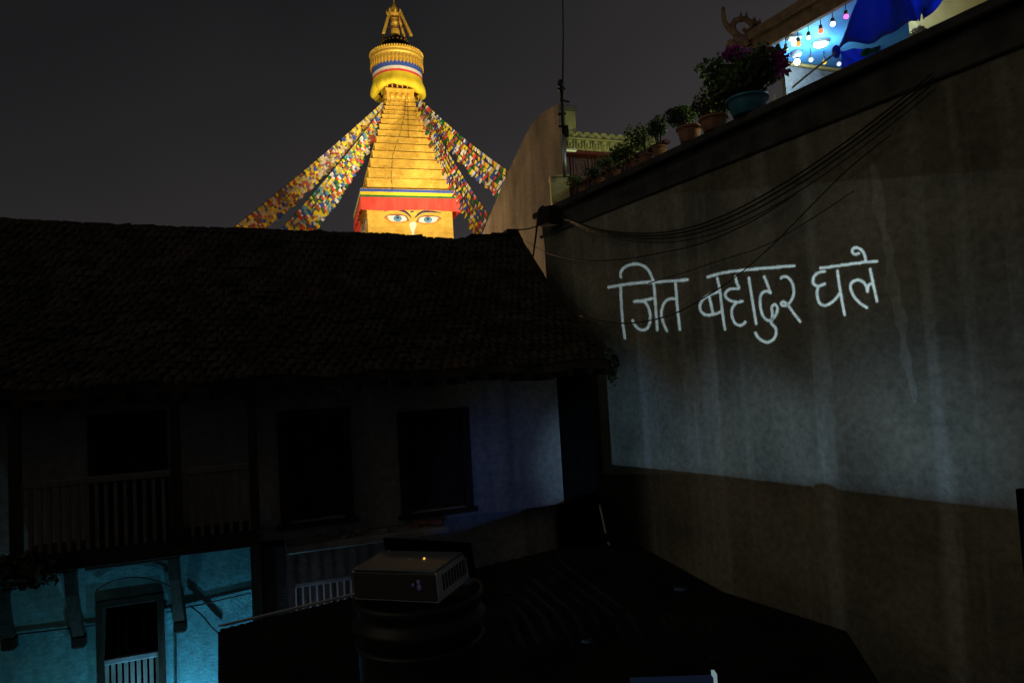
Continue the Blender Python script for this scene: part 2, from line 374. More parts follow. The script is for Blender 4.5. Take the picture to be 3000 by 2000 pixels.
MB().bbox(-0.16, 0.16, -0.04, 0.04, 0.01, 0.06, .01).build('housing', MT['paintwhite'], tb_)
MB().box(-0.14, 0.14, -0.03, 0.03, -0.01, 0.008).build('diffuser', E('strip_glow', (0.85, 0.95, 0.4), 0.5), tb_)
l = lamp('strip_lamp', 'POINT', P0 + dH*(x_+0.9) - nH*1.6 + Vector((0, 0, z_-0.9)), 30, (0.9, 0.95, 0.38), rad=0.12)
# white plinth at the corner of the terrace
q0 = at_y(1614, 545, 15.6); q1 = at_y(1666, 515, 15.6)
pl = tag(empty('plinth', (q0.x, 15.6, q0.z-0.4)), 'pale green-white plinth at the foot of the galvanised pole', 'plinth')
MB().bbox(0, q1.x-q0.x, 0, 0.4, 0, q1.z-q0.z+0.38, .02).build('block', MT['cream'], pl)
MB().bbox(-0.02, q1.x-q0.x+0.02, -0.02, 0.42, q1.z-q0.z+0.382, q1.z-q0.z+0.43, .01).build('cap', MT['cream'], pl)

# mast
mst = tag(empty('antenna_mast', at_y(1655, 530, 15.3)), 'tall thin antenna mast with insulators rising against the night sky', 'mast')
b0 = at_y(1655, 530, 15.3)
def ml(px, py): return at_y(px, py, 15.3)-b0
MB().tube([ml(1655, 520), ml(1650, 395)], 0.042, 8).build('lower_pipe', MT['galv'], mst, True)
MB().tube([ml(1650, 394), ml(1644, 245)], 0.036, 8).build('upper_pipe', MT['blackpaint'], mst, True)
MB().tube([ml(1648, 300), ml(1650, 100), ml(1648, -60)], [0.022, 0.016, 0.012], 6).build('whip', MT['blackpaint'], mst, True)
MB().sphere(ml(1642, 245), 0.07, 8, 6, (1, 1, 1.4)).build('insulator', MT['blackpaint'], mst, True)
MB().sphere(ml(1645, 262), 0.075, 8, 6, (1.4, 1, .6)).build('insulator', MT['blackpaint'], mst, True)
for a, b_ in (((1634, 335), (1658, 333)), ((1636, 370), (1662, 372)), ((1640, 292), (1668, 300))):
    MB().tube([ml(*a), ml(*b_)], 0.025, 6).build('bracket', MT['blackpaint'], mst)
p = ml(1659, 385); MB().bbox(p.x-.05, p.x+.05, p.y-.05, p.y+.05, p.z-.13, p.z+.13, .01).build('junction_box', MT['blackpaint'], mst)

# ------------------------------------------------------------------ canopy over the terrace
zc = CZ+6.6
can = tag(empty('terrace_canopy', (0, 0, zc)), 'brown-edged terrace roof with brightly lit pale blue underside', 'canopy')
def C(px, py, dz=0): return at_z(px, py, zc+dz)
poly = [C(2262, 136), C(2300, 180), C(2480, 205), C(2760, 240), C(2950, 90), C(2720, -130)]
base = Vector((0, 0, zc))
mb = MB(); n = len(poly)
mb.add([p-base for p in poly]+[p-base+Vector((0, 0, .06)) for p in poly], [tuple(range(n-1, -1, -1)), tuple(range(n, 2*n))]+[(i, (i+1) % n, n+(i+1) % n, n+i) for i in range(n)])
mb.build('ceiling', MT['ceiling'], can)
# fascia along the near edge
f0 = C(2150, 198); f1 = C(2700, -113)
fd = (f1-f0).normalized(); fnrm = Vector((fd.y, -fd.x, 0))
if fnrm.dot(f0-CAM) > 0: fnrm = -fnrm
def fasc(s0, s1, o0, o1, z0, z1): 
    p = []
    for z in (z0, z1):
        for s, o in ((s0, o0), (s1, o0), (s1, o1), (s0, o1)):
            p.append(f0+fd*s+fnrm*o-base+Vector((0, 0, z)))
    return p
FL = (f1-f0).length
MB().hexa(fasc(0.2, FL, 0.01, 0.10, -0.02, 0.30)).build('fascia', MT['fascia'], can)
MB().hexa(fasc(0.1, FL, 0.0, 0.2, 0.302, 0.40)).build('gutter_board', MT['fascia'], can)
rf = MB()
sl = 0.0
rf.hexa([f0-base+Vector((0,0,.402))+fnrm*.2, f1-base+Vector((0,0,.402))+fnrm*.2, f1-base-fnrm*4+Vector((0,0,1.6)), f0-base-fnrm*4+fd*2+Vector((0,0,1.6)),
         f0-base+Vector((0,0,.47))+fnrm*.2, f1-base+Vector((0,0,.47))+fnrm*.2, f1-base-fnrm*4+Vector((0,0,1.67)), f0-base-fnrm*4+fd*2+Vector((0,0,1.67))])
rf.build('roof_slope', MT['fascia'], can)
# back wall below the ceiling
bw0 = C(2296, 181); bw1 = C(2800, 246)
mb = MB(); q = [bw0-base, bw1-base]
dn = Vector((0, 0, -(zc-zA)))
b3 = Vector((0.05, 0.3, 0))
mb.hexa([q[0]+dn, q[1]+dn, q[1]+dn+b3, q[0]+dn+b3, q[0]-Vector((0, 0, .01)), q[1]-Vector((0, 0, .01)), q[1]+b3-Vector((0, 0, .01)), q[0]+b3-Vector((0, 0, .01))])
mb.build('back_wall', MT['upper'], can)
MB().tube([q[0]+Vector((0, -.06, -.06)), q[1]+Vector((0, -.06, -.06))], 0.04, 6).build('trim', M('ochre_trim', (.5, .33, .1)), can)
y0 = C(2690, 95, -0.3)-base; y1 = C(2900, -40, -0.3)-base
# ochre wall at the far right of the terrace
oc = tag(empty('ochre_wall', at_y(2700, 90, 12.6)), 'ochre yellow wall glimpsed behind the blue tarpaulin at the terrace edge', 'wall')
w0 = at_y(2690, 110, 12.6); w1 = at_y(2900, -60, 12.2)
o_ = Vector(oc.location)
MB().hexa([w0-o_-Vector((0, 0, 1)), Vector((w1.x, w1.y, w0.z-1))-o_, Vector((w1.x, w1.y+.25, w0.z-1))-o_, Vector((w0.x, w0.y+.25, w0.z-1))-o_,
           Vector((w0.x, w0.y, w1.z))-o_, w1-o_, Vector((w1.x, w1.y+.25, w1.z))-o_, Vector((w0.x, w0.y+.25, w1.z))-o_]).build('face', M('ochre_paint', (.55, .45, .16), (.42, .34, .12), scale=3), oc)
lamp('ochre_lamp', 'POINT', at_y(2770, -40, 11.4), 10, (1, .95, .6), rad=.15)
# carved dragon-like corner ornament
dro = tag(empty('roof_ornament', C(2165, 150, .1)), 'curled dark corner ornament with an upright horn at the canopy end', 'ornament')
o_ = Vector(dro.location); Yo = o_.y
def dq(px, py, dy=0): return at_y(px, py, Yo+dy)-o_
def smooth_path(pts, k=6):
    out = []
    P_ = [pts[0]]+list(pts)+[pts[-1]]
    for i in range(1, len(P_)-2):
        for j in range(k):
            t = j/k; a, b, c, d_ = (Vector(P_[i-1]), Vector(P_[i]), Vector(P_[i+1]), Vector(P_[i+2]))
            out.append(0.5*((2*b)+(-a+c)*t+(2*a-5*b+4*c-d_)*t*t+(-a+3*b-3*c+d_)*t**3))
    out.append(Vector(pts[-1])); return out
def tp(pts, r, name, par, mat=MT['fascia'], n=7):
    sp_ = smooth_path(pts, 5); k = len(sp_)
    rs = [r[0]+(r[1]-r[0])*i/(k-1) for i in range(k)] if isinstance(r, tuple) else r
    return MB().tube(sp_, rs, n).build(name, mat, par, True)
tp([dq(2118, 22), dq(2119, 45), dq(2126, 70), dq(2142, 90), dq(2165, 108), dq(2190, 135)], (0.035, 0.09), 'horn', dro)
tp([dq(2150, 98), dq(2148, 72), dq(2165, 58), dq(2190, 60), dq(2202, 78), dq(2190, 92), dq(2175, 86)], (0.075, 0.04), 'scroll', dro)
tp([dq(2200, 64), dq(2222, 74), dq(2240, 80), dq(2262, 70), dq(2300, 52)], (0.07, 0.04), 'neck', dro)
tp([dq(2150, 110), dq(2175, 118), dq(2200, 104), dq(2222, 108), dq(2235, 95)], (0.10, 0.06), 'jaw', dro)
tp([dq(2135, 118), dq(2150, 135), dq(2180, 150), dq(2220, 140)], (0.05, 0.10), 'body', dro)
for a in ((2170, 55), (2186, 54), (2210, 68), (2225, 74), (2150, 70)):
    p = dq(*a); MB().tube([p, p+Vector((0.02, 0, .14))], [0.045, .008], 6).build('crest_spike', MT['fascia'], dro, True)

# lamps on the terrace ceiling
def bulb(px, py, col, st, label, r=0.045, dz=-0.25, pw=0):
    p = C(px, py, dz)
    o = tag(empty('light_bulb', p), label, 'bulb', 'coloured bulbs under the canopy')
    MB().sphere((0, 0, 0), r, 12, 8).build('globe', E('glow_'+label[:6], col, st), o, True)
    MB().lathe([(0.0, r*2.4), (r*.75, r*2.4), (r*.8, r*.9), (r*.5, r*.7)], 10).build('socket', MT['darkplastic'], o, True)
    MB().tube([(0, 0, r*2.3), (0.01, 0, -dz)], 0.008, 5).build('flex', MT['cable'], o)
    if pw: lamp('bulb_lamp', 'POINT', p+Vector((0, 0, -0.08)), pw, col, rad=0.05)
bulb(2277, 163, (1, .05, .03), 1.6, 'lowest red bulb among the bougainvillea leaves', pw=.6)
bulb(2303, 146, (.6, 1, .8), 1.3, 'small pale bulb just right of the bougainvillea')
bulb(2339, 129, (1, .35, .05), 1.8, 'orange bulb in front of the white glare', r=.05, pw=.5)
bulb(2369, 111, (.6, 1, .75), 2.2, 'greenish white bulb beside the green glow', pw=2.5)
bulb(2405, 91, (1, .16, .04), 2, 'red-orange bulb near the canopy edge', pw=.8)
bulb(2440, 71, (1, 1, 1), 6, 'plain white bulb between the red-orange and magenta ones', pw=1)
bulb(2479, 49, (1, .12, .62), 2.4, 'magenta pink bulb beside the dark blue tarpaulin', pw=1.2)
bulb(2376, 176, (.7, 1, .85), 2, 'greenish white bulb in the lower row next to the big lamp', pw=.8)
bulb(2415, 183, (1, .62, .06), 1.5, 'yellow bulb in the lower row behind the rope', pw=.4)
lamp('green_glow', 'POINT', C(2372, 118, -.18), 2.2, (.1, 1, .5), rad=.05)
bulb(2458, 188, (.4, .45, 1), 2.2, 'violet-blue bulb in the lower row near the wall edge', pw=.8)
p = C(2335, 182, -.22)
o = tag(empty('pendant_lamp', p), 'large dazzling white globe lamp under the canopy', 'lamp')
MB().sphere((0, 0, 0), .062, 16, 10).build('globe', E('globe_glow', (.9, .97, 1), 16), o, True)
MB().lathe([(.02, .24), (.1, .22), (.11, .14), (.06, .09)], 14).build('cap', MT['greyplastic'], o, True)
lamp('pendant_light', 'POINT', p+Vector((-.02, -.05, -.14)), 20, (.55, .88, 1), rad=.1)
p = C(2330, 127, -.18)
o = tag(empty('flood_lamp', p), 'white floodlight glaring close to the canopy edge', 'lamp')
MB().sphere((0, 0, 0), .062, 14, 10, (1.2, .9, .8)).build('lens', E('flood_glow', (.95, 1, 1), 16), o, True)
MB().bbox(-.14, .14, -.05, .1, .092, .15, .02).build('housing', MT['greyplastic'], o)
lamp('flood_light', 'POINT', p+Vector((.05, -.05, -.12)), 11, (.68, .85, 1), rad=.1)
p = C(2405, 128, -.03)
o = tag(empty('ceiling_light', p), 'flat oval white ceiling light in the middle of the canopy', 'lamp')
MB().lathe([(0, -.05), (.11, -.045), (.135, -.02), (.135, .028)], 20).build('diffuser', E('oval_glow', (.92, .98, 1), 8), o, True)
MB().lathe([(.137, -.025), (.155, -.02), (.155, .028)], 20).build('rim', MT['paintwhite'], o, True)
lamp('ceiling_lamp', 'POINT', p+Vector((0, 0, -.16)), 30, (.35, .65, 1), rad=.1)

lamp('tarp_backlight', 'POINT', at_y(2620, 0, 12.3), 55, (.55, .72, 1), rad=.15)  # unseen light added behind the tarpaulin to brighten it
# blue tarpaulin hanging at the terrace edge
def sheet(name, corners, mat, nu=16, nv=14, fold=0.06, seed=0, thick=0.012):
    a, b, c, d_ = [Vector(x) for x in corners]   # a-b top, d-c bottom
    org = a.copy()
    rnd = random.Random(seed); ph1 = rnd.random()*6
    v = []; f = []
    nrm = (b-a).cross(d_-a).normalized()
    for j in range(nv+1):
        for i in range(nu+1):
            s, t = i/nu, j/nv
            p = (a*(1-s)+b*s)*(1-t)+(d_*(1-s)+c*s)*t
            p = p + nrm*(fold*math.sin(s*9+ph1+t*2)+fold*.6*math.sin(s*17-t*5)) + Vector((0, 0, -0.03*math.sin(math.pi*s)*t))
            v.append(p-org)
    for j in range(nv):
        for i in range(nu):
            q = j*(nu+1)+i; f.append((q, q+1, q+nu+2, q+nu+1))
    o = MB().add(v, f).build(name, mat, None, True); o.location = org
    sm = o.modifiers.new('thickness', 'SOLIDIFY'); sm.thickness = thick
    return o
t1 = sheet('tarpaulin', [at_y(2535, -60, 11.6), at_y(2650, -50, 10.7), at_y(2692, 66, 10.3), at_y(2452, 146, 11.2)], MT['tarp'], seed=3)
tag(t1, 'big dark blue tarpaulin hanging to a tied point over the wall edge', 'tarpaulin')
t2 = sheet('tarpaulin', [at_y(2648, -40, 11.8), at_y(2790, -40, 11.3), at_y(2712, 48, 11.2), at_y(2684, 52, 11.4)], MT['tarp'], seed=5)
tag(t2, 'smaller brighter blue tarpaulin flap beside the ochre wall', 'tarpaulin')
t3 = sheet('cloth', [at_y(2462, 150, 12.0), at_y(2580, 138, 11.8), at_y(2578, 150, 11.8), at_y(2470, 205, 12.0)], MT['tarp'], seed=8, fold=.03)
tag(t3, 'low blue cloth strip under the tied tarpaulin corner', 'cloth')
t4 = sheet('cloth', [at_y(2528, 146, 11.5), at_y(2578, 137, 11.4), at_y(2572, 150, 11.4), at_y(2520, 165, 11.5)], MT['green'], seed=9, fold=.02, nu=6, nv=5)
tag(t4, 'small green cloth on the wall edge under the tarpaulin', 'cloth')
kn = tag(MB().sphere((0, 0, 0), .07, 10, 8, (1, 1, 1.6)).build('rope_knot', MT['tarp'], None, True), 'dark knotted corner of the tarpaulin where the rope starts', 'knot')
kn.location = at_y(2450, 152, 11.15)
rpe = tag(MB().tube([Vector((0, 0, 0)), at_y(2390, 200, 11.1)-at_y(2448, 156, 11.1), at_y(2322, 256, 11.0)-at_y(2448, 156, 11.1)], .018, 6).build('rope', MT['greyplastic'], None, True), 'tight rope from the tarpaulin corner down to the wall edge', 'rope')
rpe.location = at_y(2448, 156, 11.1)

# ------------------------------------------------------------------ potted plants along the wall top
def leaves(center, rad, n, size, seed, lump=0.35, flat=0.0):
    rnd = random.Random(seed); mb = MB(); c = Vector(center); rad = Vector(rad)
    lumps = [(Vector((rnd.gauss(0, 1), rnd.gauss(0, 1), rnd.gauss(0, 1))).normalized(), rnd.uniform(.65, 1.15)) for _ in range(14)]
    for _ in range(n):
        dv = Vector((rnd.gauss(0, 1), rnd.gauss(0, 1), rnd.gauss(0, 1))).normalized()
        best = max(lumps, key=lambda q: q[0].dot(dv))
        rr = (rnd.random()**0.45)*(1-lump+lump*best[1]*1.5*max(0, best[0].dot(dv))**2)
        p = c + Vector((dv.x*rad.x, dv.y*rad.y, dv.z*rad.z))*rr
        a = Vector((rnd.gauss(0, 1), rnd.gauss(0, 1), rnd.gauss(0, .7))).normalized()
        b = a.cross(Vector((rnd.gauss(0, 1), rnd.gauss(0, 1), rnd.gauss(0, 1)))).normalized()
        s = size*rnd.uniform(.6, 1.3); wv = b*s*.38; nv = a.cross(b)*s*.12
        mb.add([p-a*s*.5, p+wv+nv, p+a*s*.6, p-wv+nv], [(0, 1, 2), (0, 2, 3)])
    return mb
def plant(px, py, rimw, ph, potmat, crown, leafmat, label, n=500, lsize=.07, trunk=None, seed=1, extra=None, back=-0.02):
    """px,py: centre of the pot rim; sizes in photo pixels, turned to metres at the pot's own distance"""
    pw = Aw(px, py, -back); sc = (pw-CAM).dot(fw)/2000
    r = rimw*sc/2; h = max(ph*sc, r*1.2)
    base = Vector((pw.x, pw.y, zA+0.003)); h = max(0.12, pw.z-base.z)
    o = tag(empty('potted_plant', base), label, 'plant', 'potted plants along the terrace edge')
    pt = MB().lathe([(0, 0), (r*.68, 0), (r*.72, .02), (r*.93, h*.8), (r*.93, h*.82), (r*1.02, h*.83), (r*1.04, h*.98), (r*.95, h), (r*.9, h*.93), (0, h*.92)], 22).build('pot', potmat, o, True)
    pt.data.polygons.foreach_set('use_smooth', [True]*len(pt.data.polygons))
    MB().lathe([(0, h*.935), (r*.89, h*.935)], 14).build('soil', MT['soil'], o)
    for i, (cx, cy, rx, rz_, mat, nn, ls) in enumerate(crown):
        cc = Aw(cx, cy, -back)-base
        leaves(cc, (rx*sc, rx*sc*.8, rz_*sc), nn, ls, seed*10+i).build('foliage', mat, o)
        rnd = random.Random(seed+i)
        mb = MB()
        for q in range(5):
            tip = cc+Vector((rnd.uniform(-.6, .6)*rx*sc, rnd.uniform(-.5, .5)*rx*sc, rnd.uniform(-.3, .6)*rz_*sc))
            st = Vector((rnd.uniform(-.2, .2)*r, rnd.uniform(-.2, .2)*r, h*.9))
            mb.tube([st, (st+tip)/2+Vector((rnd.uniform(-.04, .04), 0, 0)), tip], [.014, .01, .005], 5)
        mb.build('stem', MT['stem'], o)
    return o
T = MT
plant(2188, 290, 120, 80, T['bluepot'], [(2180, 235, 88, 55, T['leaf_mid'], 620, .10), (2110, 205, 72, 40, T['leaf_dark'], 330, .09), (2235, 190, 78, 50, T['leaf_dark'], 420, .10), (2100, 250, 45, 32, T['leaf_dark'], 200, .09), (2150, 160, 34, 24, T['magenta'], 300, .07), (2285, 172, 26, 30, T['magenta'], 110, .07), (2225, 160, 60, 14, T['magenta'], 90, .06), (2290, 205, 18, 25, T['magenta'], 40, .06), (2150, 270, 80, 28, T['leaf_olive'], 420, .09)],
      None, 'large bougainvillea with magenta blooms in a wide blue pot', seed=11)
plant(2090, 346, 84, 50, T['terracotta'], [(2072, 312, 52, 36, T['leaf_brown'], 900, .05), (2118, 312, 26, 26, T['leaf_mid'], 240, .06)], None, 'brownish round shrub in a terracotta pot beside the blue pot', seed=12)
plant(2018, 374, 74, 46, T['terracotta'], [(1995, 338, 50, 34, T['leaf_dark'], 1300, .045), (1995, 338, 42, 27, T['leaf_dark'], 900, .045)], None, 'dense dark topiary, the taller one, in a terracotta pot', seed=13)
plant(1932, 431, 44, 30, T['terracotta'], [(1925, 372, 30, 32, T['leaf_dark'], 900, .045)], None, 'dark rounded topiary on a bare stem, left of the taller one', seed=14)
plant(1894, 455, 44, 24, T['terracotta'], [(1868, 405, 42, 42, T['leaf_olive'], 520, .06), (1835, 440, 32, 26, T['leaf_mid'], 300, .06)], None, 'airy olive shrub with thin upright twigs in a small pot', seed=15)
plant(1862, 472, 30, 18, T['terracotta'], [(1815, 455, 34, 28, T['leaf_mid'], 380, .06)], None, 'leafy green plant spreading in front of the ornate cornice', seed=16)
plant(1806, 502, 26, 16, T['terracotta'], [(1775, 475, 36, 22, T['leaf_mid'], 340, .055)], None, 'low green plant in front of the plum panelled wall', seed=17)
plant(1760, 524, 24, 14, T['terracotta'], [(1738, 505, 32, 18, T['leaf_dark'], 300, .055)], None, 'low dark plant midway along the brick parapet', seed=18)
plant(1705, 552, 22, 14, T['terracotta'], [(1682, 530, 28, 18, T['leaf_mid'], 280, .055)], None, 'small straggly plant nearest the white plinth', seed=19)
lamp('planter_lamp', 'POINT', Aw(2135, 300, -.5), 16, (.95, .9, .4), rad=.05)
lamp('planter_lamp', 'POINT', Aw(1900, 420, -.6), 12, (.9, .9, .5), rad=.05)
cp = tag(MB().lathe([(0, 0), (.05, 0), (.055, .02), (.05, .1), (.025, .13), (.025, .17), (0, .175)], 14).build('bottle', T['paintwhite'], None, True), 'small white bottle on the wall edge right of the blue pot', 'bottle')
pw = Aw(2272, 286, -.05); cp.location = (pw.x, pw.y, zA+.002)
for (px, py, s, lb) in ((2690, 78, .09, 'crumpled pale plastic bag on the wall edge below the tarpaulin'), (2716, 64, .05, 'tiny pale scrap on the wall edge beside the ochre wall')):
    o = tag(leaves((0, 0, 0), (s*1.5, s, s), 60, s, 5).build('plastic_bag', T['paintwhite']), lb, 'bag')
    pw = Aw(px, py, -.06); o.location = (pw.x, pw.y, zA+s*.7)

# ------------------------------------------------------------------ cables
def cable(pts, r, label, plane=A, off=0.1, grp='cables across the plaster wall'):
    ps = [on_plane(x, y, A0 - nA*off, nA) for x, y in pts]
    o0 = ps[0].copy()
    o = MB().tube([p-o0 for p in smooth_path(ps, 6)], r, 6).build('cable', T['cable'], None, True)
    o.location = o0; return tag(o, label, 'cable', grp)
B = [(1596, 612), (1660, 640), (1740, 672), (1850, 688), (1980, 682), (2120, 640), (2290, 550), (2470, 430), (2640, 300), (2730, 225)]
for i, (dy, r, lb) in enumerate(((-6, .013, 'topmost thick cable of the sagging bundle on the plaster wall'), (2, .014, 'second thick cable of the sagging bundle'),
                                 (12, .011, 'third cable of the sagging bundle, slightly lower'), (24, .008, 'thin lowest cable of the sagging bundle'))):
    pts = [(x+3*i, y+dy*min(1.5, .3+max(0, (x-1600))/500)) for x, y in B]
    cable(pts, r, lb, off=.10+.03*i)
cable([(1650, 600), (1720, 590), (1800, 555), (1950, 490), (2110, 415), (2300, 322)], .012, 'straight cable clipped along the underside of the cornice', off=.2)
cable([(1540, 705), (1600, 740), (1700, 762), (1800, 762), (1900, 748), (2050, 715), (2200, 650), (2330, 570)], .009, 'thin slack wire just above the first written word', off=.12)
cable([(1700, 925), (1780, 944), (1860, 946), (1960, 925), (2050, 880), (2150, 815), (2250, 730), (2340, 640), (2480, 500), (2610, 395)], .009, 'thin wire crossing the written words diagonally', off=.14)
cable([(1900, 830), (2000, 800), (2120, 760), (2240, 720), (2380, 640), (2500, 560)], .006, 'faint wire running parallel under the diagonal one', off=.10)
def cable3(pts, r, label, grp=None):
    ps = [Vector(p) for p in pts]; o0 = ps[0].copy()
    o = MB().tube([p-o0 for p in smooth_path(ps, 6)], r, 6).build('cable', T['cable'], None, True); o.location = o0
    return tag(o, label, 'cable', grp)
cable3([at_y(1600, 612, 15.2), at_y(1588, 605, 15.1), at_y(1578, 625, 15.0), at_y(1570, 690, 14.9), at_y(1562, 750, 14.7)], .022, 'cable looping over the dark beam end and dropping behind the roof')
cable3([at_y(1590, 655, 15.2), at_y(1550, 670, 15.0), at_y(1500, 674, 14.7)], .014, 'short cable from the beam end to the roof ridge end')

# ------------------------------------------------------------------ old house on the left
hs = empty('old_house', H0, rzH); tag(hs, 'dark old tiled house with a timber balcony and a teal lower storey', 'house')
def hz(px, py, off=0): return H(px, py, off)
uR_ = hz(1735, 1300)[0]; uL_ = hz(-260, 1300)[0]
zE = at_y(1800, 1045, 11.3).z - 0.05       # eave height
zfl = hz(500, 1620, 0)[1]                # storey line
def wall_holes(u0, u1, z0, z1, holes, y0, y1):
    us = sorted({u0, u1, *[h[0] for h in holes], *[h[1] for h in holes]}); zs = sorted({z0, z1, *[h[2] for h in holes], *[h[3] for h in holes]})
    us = [u for u in us if u0 <= u <= u1]; zs = [z for z in zs if z0 <= z <= z1]
    mb = MB()
    for i in range(len(us)-1):
        j = 0
        while j < len(zs)-1:
            cu_, cz_ = (us[i]+us[i+1])/2, (zs[j]+zs[j+1])/2
            mb.box(us[i], us[i+1], y0, y1, zs[j], zs[j+1]) if not any(h[0] < cu_ < h[1] and h[2] < cz_ < h[3] for h in holes) else None
            j += 1
    return mb
def hole(x0, y0, x1, y1):
    cx, cy = (x0+x1)/2, (y0+y1)/2
    return (hz(x0, cy)[0], hz(x1, cy)[0], hz(cx, y1)[1], hz(cx, y0)[1])
up = [hole(275, 1222, 480, 1600), hole(829, 1212, 1020, 1520), hole(1180, 1212, 1370, 1492)]
lo_ = [hole(285, 1745, 485, 2060)]
up[0] = (up[0][0], up[0][1], zfl+.02, up[0][3])
us_ = hz(738, 1700)[0]
mb = wall_holes(uL_, hz(1642, 1300)[0], zfl, zE, up, 0, .35); mb.build('wall', T['upper'], hs)
wall_holes(uL_, us_, 0, zfl-.002, lo_, 0, .35).build('lower_wall', T['teal'], hs)
MB().box(us_+.002, hz(1642, 1600)[0], 0.25, .6, 0, zfl-.002).build('lower_wall', T['upper'], hs)
MB().bbox(hz(1642, 1300)[0]+.003, uR_, -0.10, .40, 0, zE-.01, .015).build('corner_pillar', T['black'], hs)
MB().box(uR_-.35, uR_, .402, 6.2, 0, zE).build('gable_wall', T['upper'], hs)
MB().box(uL_, uR_-.36, 5.9, 6.2, 0, zE).build('rear_wall', T['upper'], hs)
def joinery(h, nleaf=2, planks=3, rail=False, yb=.16, thin=False):
    u0, u1, z0, z1 = h; t = .07
    if thin: u0 += .06; u1 -= .06; z1 -= .08; t = .03
    fr = MB(); fr.bbox(u0-.06, u0+t, -.04, .2, z0-.02, z1+.08, .01); fr.bbox(u1-t, u1+.06, -.04, .2, z0-.02, z1+.08, .01)
    fr.bbox(u0+t+.001, u1-t-.001, -.04, .2, z1-t, z1+.08, .01); fr.bbox(u0-.12, u1+.12, -.07, .2, z0-.10, z0-.021, .01)
    wn = fr.build('window', T['darkwood'], hs)
    MB().box(u0, u1, .34, .36, z0, z1).build('dark_interior', T['black'], wn)
    lw = (u1-u0-2*t)/nleaf
    for i in range(nleaf):
        lf = MB(); a = u0+t+i*lw+.006; b_ = a+lw-.012
        lf.box(a, a+.05, yb, yb+.04, z0, z1-t-.002); lf.box(b_-.05, b_, yb, yb+.04, z0, z1-t-.002)
        for q in range(planks+1):
            zz = z0+(z1-t-z0-.06)*q/planks; lf.box(a+.051, b_-.051, yb, yb+.04, zz, zz+.055)
        lf.box(a+.051, b_-.051, yb+.015, yb+.03, z0+.056, z1-t-.06)
        lf.build('shutter', T['black'] if thin else T['darkwood'], wn)
    return wn
for h in up: joinery(h)
wl = joinery(lo_[0], 2, 2, yb=.27, thin=True)
# railing set in the lower window
u0, u1, z0, z1 = lo_[0]; zr = hz(385, 1922)[1]
MB().bbox(u0+.075, u1-.075, -.02, .05, zr-.06, zr+.02, .01).build('rail', T['galv'], wl)
for i in range(9):
    u = u0+.11+(u1-u0-.22)*i/8
    MB().bbox(u-.025, u+.025, 0, .035, max(z0, zr-1.2), zr-.062, .008).build('baluster', T['concrete'], wl)
# balcony
BO = .85
bu0 = hz(40, 1600, BO)[0]; bu1 = hz(752, 1600, BO)[0]; zb = hz(480, 1610, BO)[1]
ztop = hz(400, 1395, BO)[1]
MB().bbox(bu0, bu1, -BO, -.002, zb, zb+.12, .01).build('balcony_floor', T['darkwood'], hs)
bm = MB().bbox(bu0-.05, bu1+.05, -BO-.05, -BO+.05, zb-.10, zb-.003, .01).build('balcony_beam', T['darkwood'], hs)
rl = MB().bbox(bu0, bu1, -BO-.03, -BO+.05, ztop-.04, ztop+.05, .01).build('balcony_rail', T['darkwood'], hs)
grey = M('weathered_grey_timber', (.11, .105, .10), (.07, .067, .064), rough=.85, scale=4, stretch=(6, 6, 1))
rl.data.materials[0] = grey
npx = [x for x in range(60, 745, 28)]
for px in npx:
    u = hz(px, 1500, BO)[0]
    if abs(px-525) < 20: continue
    MB().bbox(u-.022, u+.022, -BO-.01, -BO+.03, zb+.122, ztop-.042, .006).build('baluster', grey, hs)
for px in (45, 520, 748):
    u = hz(px, 1500, BO)[0]
    MB().bbox(u-.06, u+.06, -BO-.04, -BO+.06, zb+.121, zE-.2, .012).build('balcony_post', T['darkwood'], hs)
# carved struts under the balcony
for (tx, ty, bx, by) in ((8, 1690, 28, 1868), (205, 1650, 232, 1862), (505, 1600, 528, 1818)):
    ut, zt = hz(tx, ty, BO-.1); ub, zb_ = hz(bx, by, .06)
    w_ = .065
    mb = MB()
    P_ = [(-BO+.1, zt+.1, ut), (-.55, (zt*.6+zb_*.4), ut*.6+ub*.4), (-.28, zt*.25+zb_*.75, ut*.25+ub*.75), (-.03, zb_, ub)]
    for (ya, za, ua), (yb, zb2, ub2) in zip(P_[:-1], P_[1:]):
        mb.hexa([(ub2-w_, yb-.07, zb2), (ub2+w_, yb-.07, zb2), (ub2+w_, yb+.05, zb2), (ub2-w_, yb+.05, zb2), (ua-w_, ya-.07, za), (ua+w_, ya-.07, za), (ua+w_, ya+.05, za), (ua-w_, ya+.05, za)])
    mb.bbox(ub-w_*1.3, ub+w_*1.3, -.12, -.003, zb_-.16, zb_+.02, .03)
    mb.bbox(ut-w_*1.5, ut+w_*1.5, -BO, -BO+.3, zt+.0, zb-.101, .03)
    mb.build('strut', T['darkwood'], hs)
# string course and conduit on the teal wall
u0 = uL_; 
zs0 = hz(60, 1850)[1]
sc_ = MB(); sc_.tube([(hz(0, 1862)[0], -.02, hz(0, 1862)[1]), (hz(200, 1838)[0], -.02, hz(200, 1838)[1]), (hz(285, 1828)[0], -.02, hz(285, 1828)[1])], .011, 6); sc_.build('conduit', T['cable'], hs)
sc_ = MB(); sc_.tube([(hz(485, 1792)[0], -.02, hz(485, 1792)[1]), (hz(735, 1735)[0], -.02, hz(735, 1735)[1])], .011, 6); sc_.build('conduit', T['cable'], hs)
def hp(px, py, off=.05):
    u, z = hz(px, py, off); return H0+dH*u-nH*off+Vector((0, 0, z))
cable3([hp(282, 1728), hp(330, 1702), hp(390, 1690), hp(450, 1698), hp(510, 1722)], .012, 'thin cable arching over the lower teal window')
cable3([hp(555, 1772), hp(590, 1800), hp(620, 1835), hp(644, 1858)], .012, 'thin cable drooping across the lit teal wall to the tin roof')
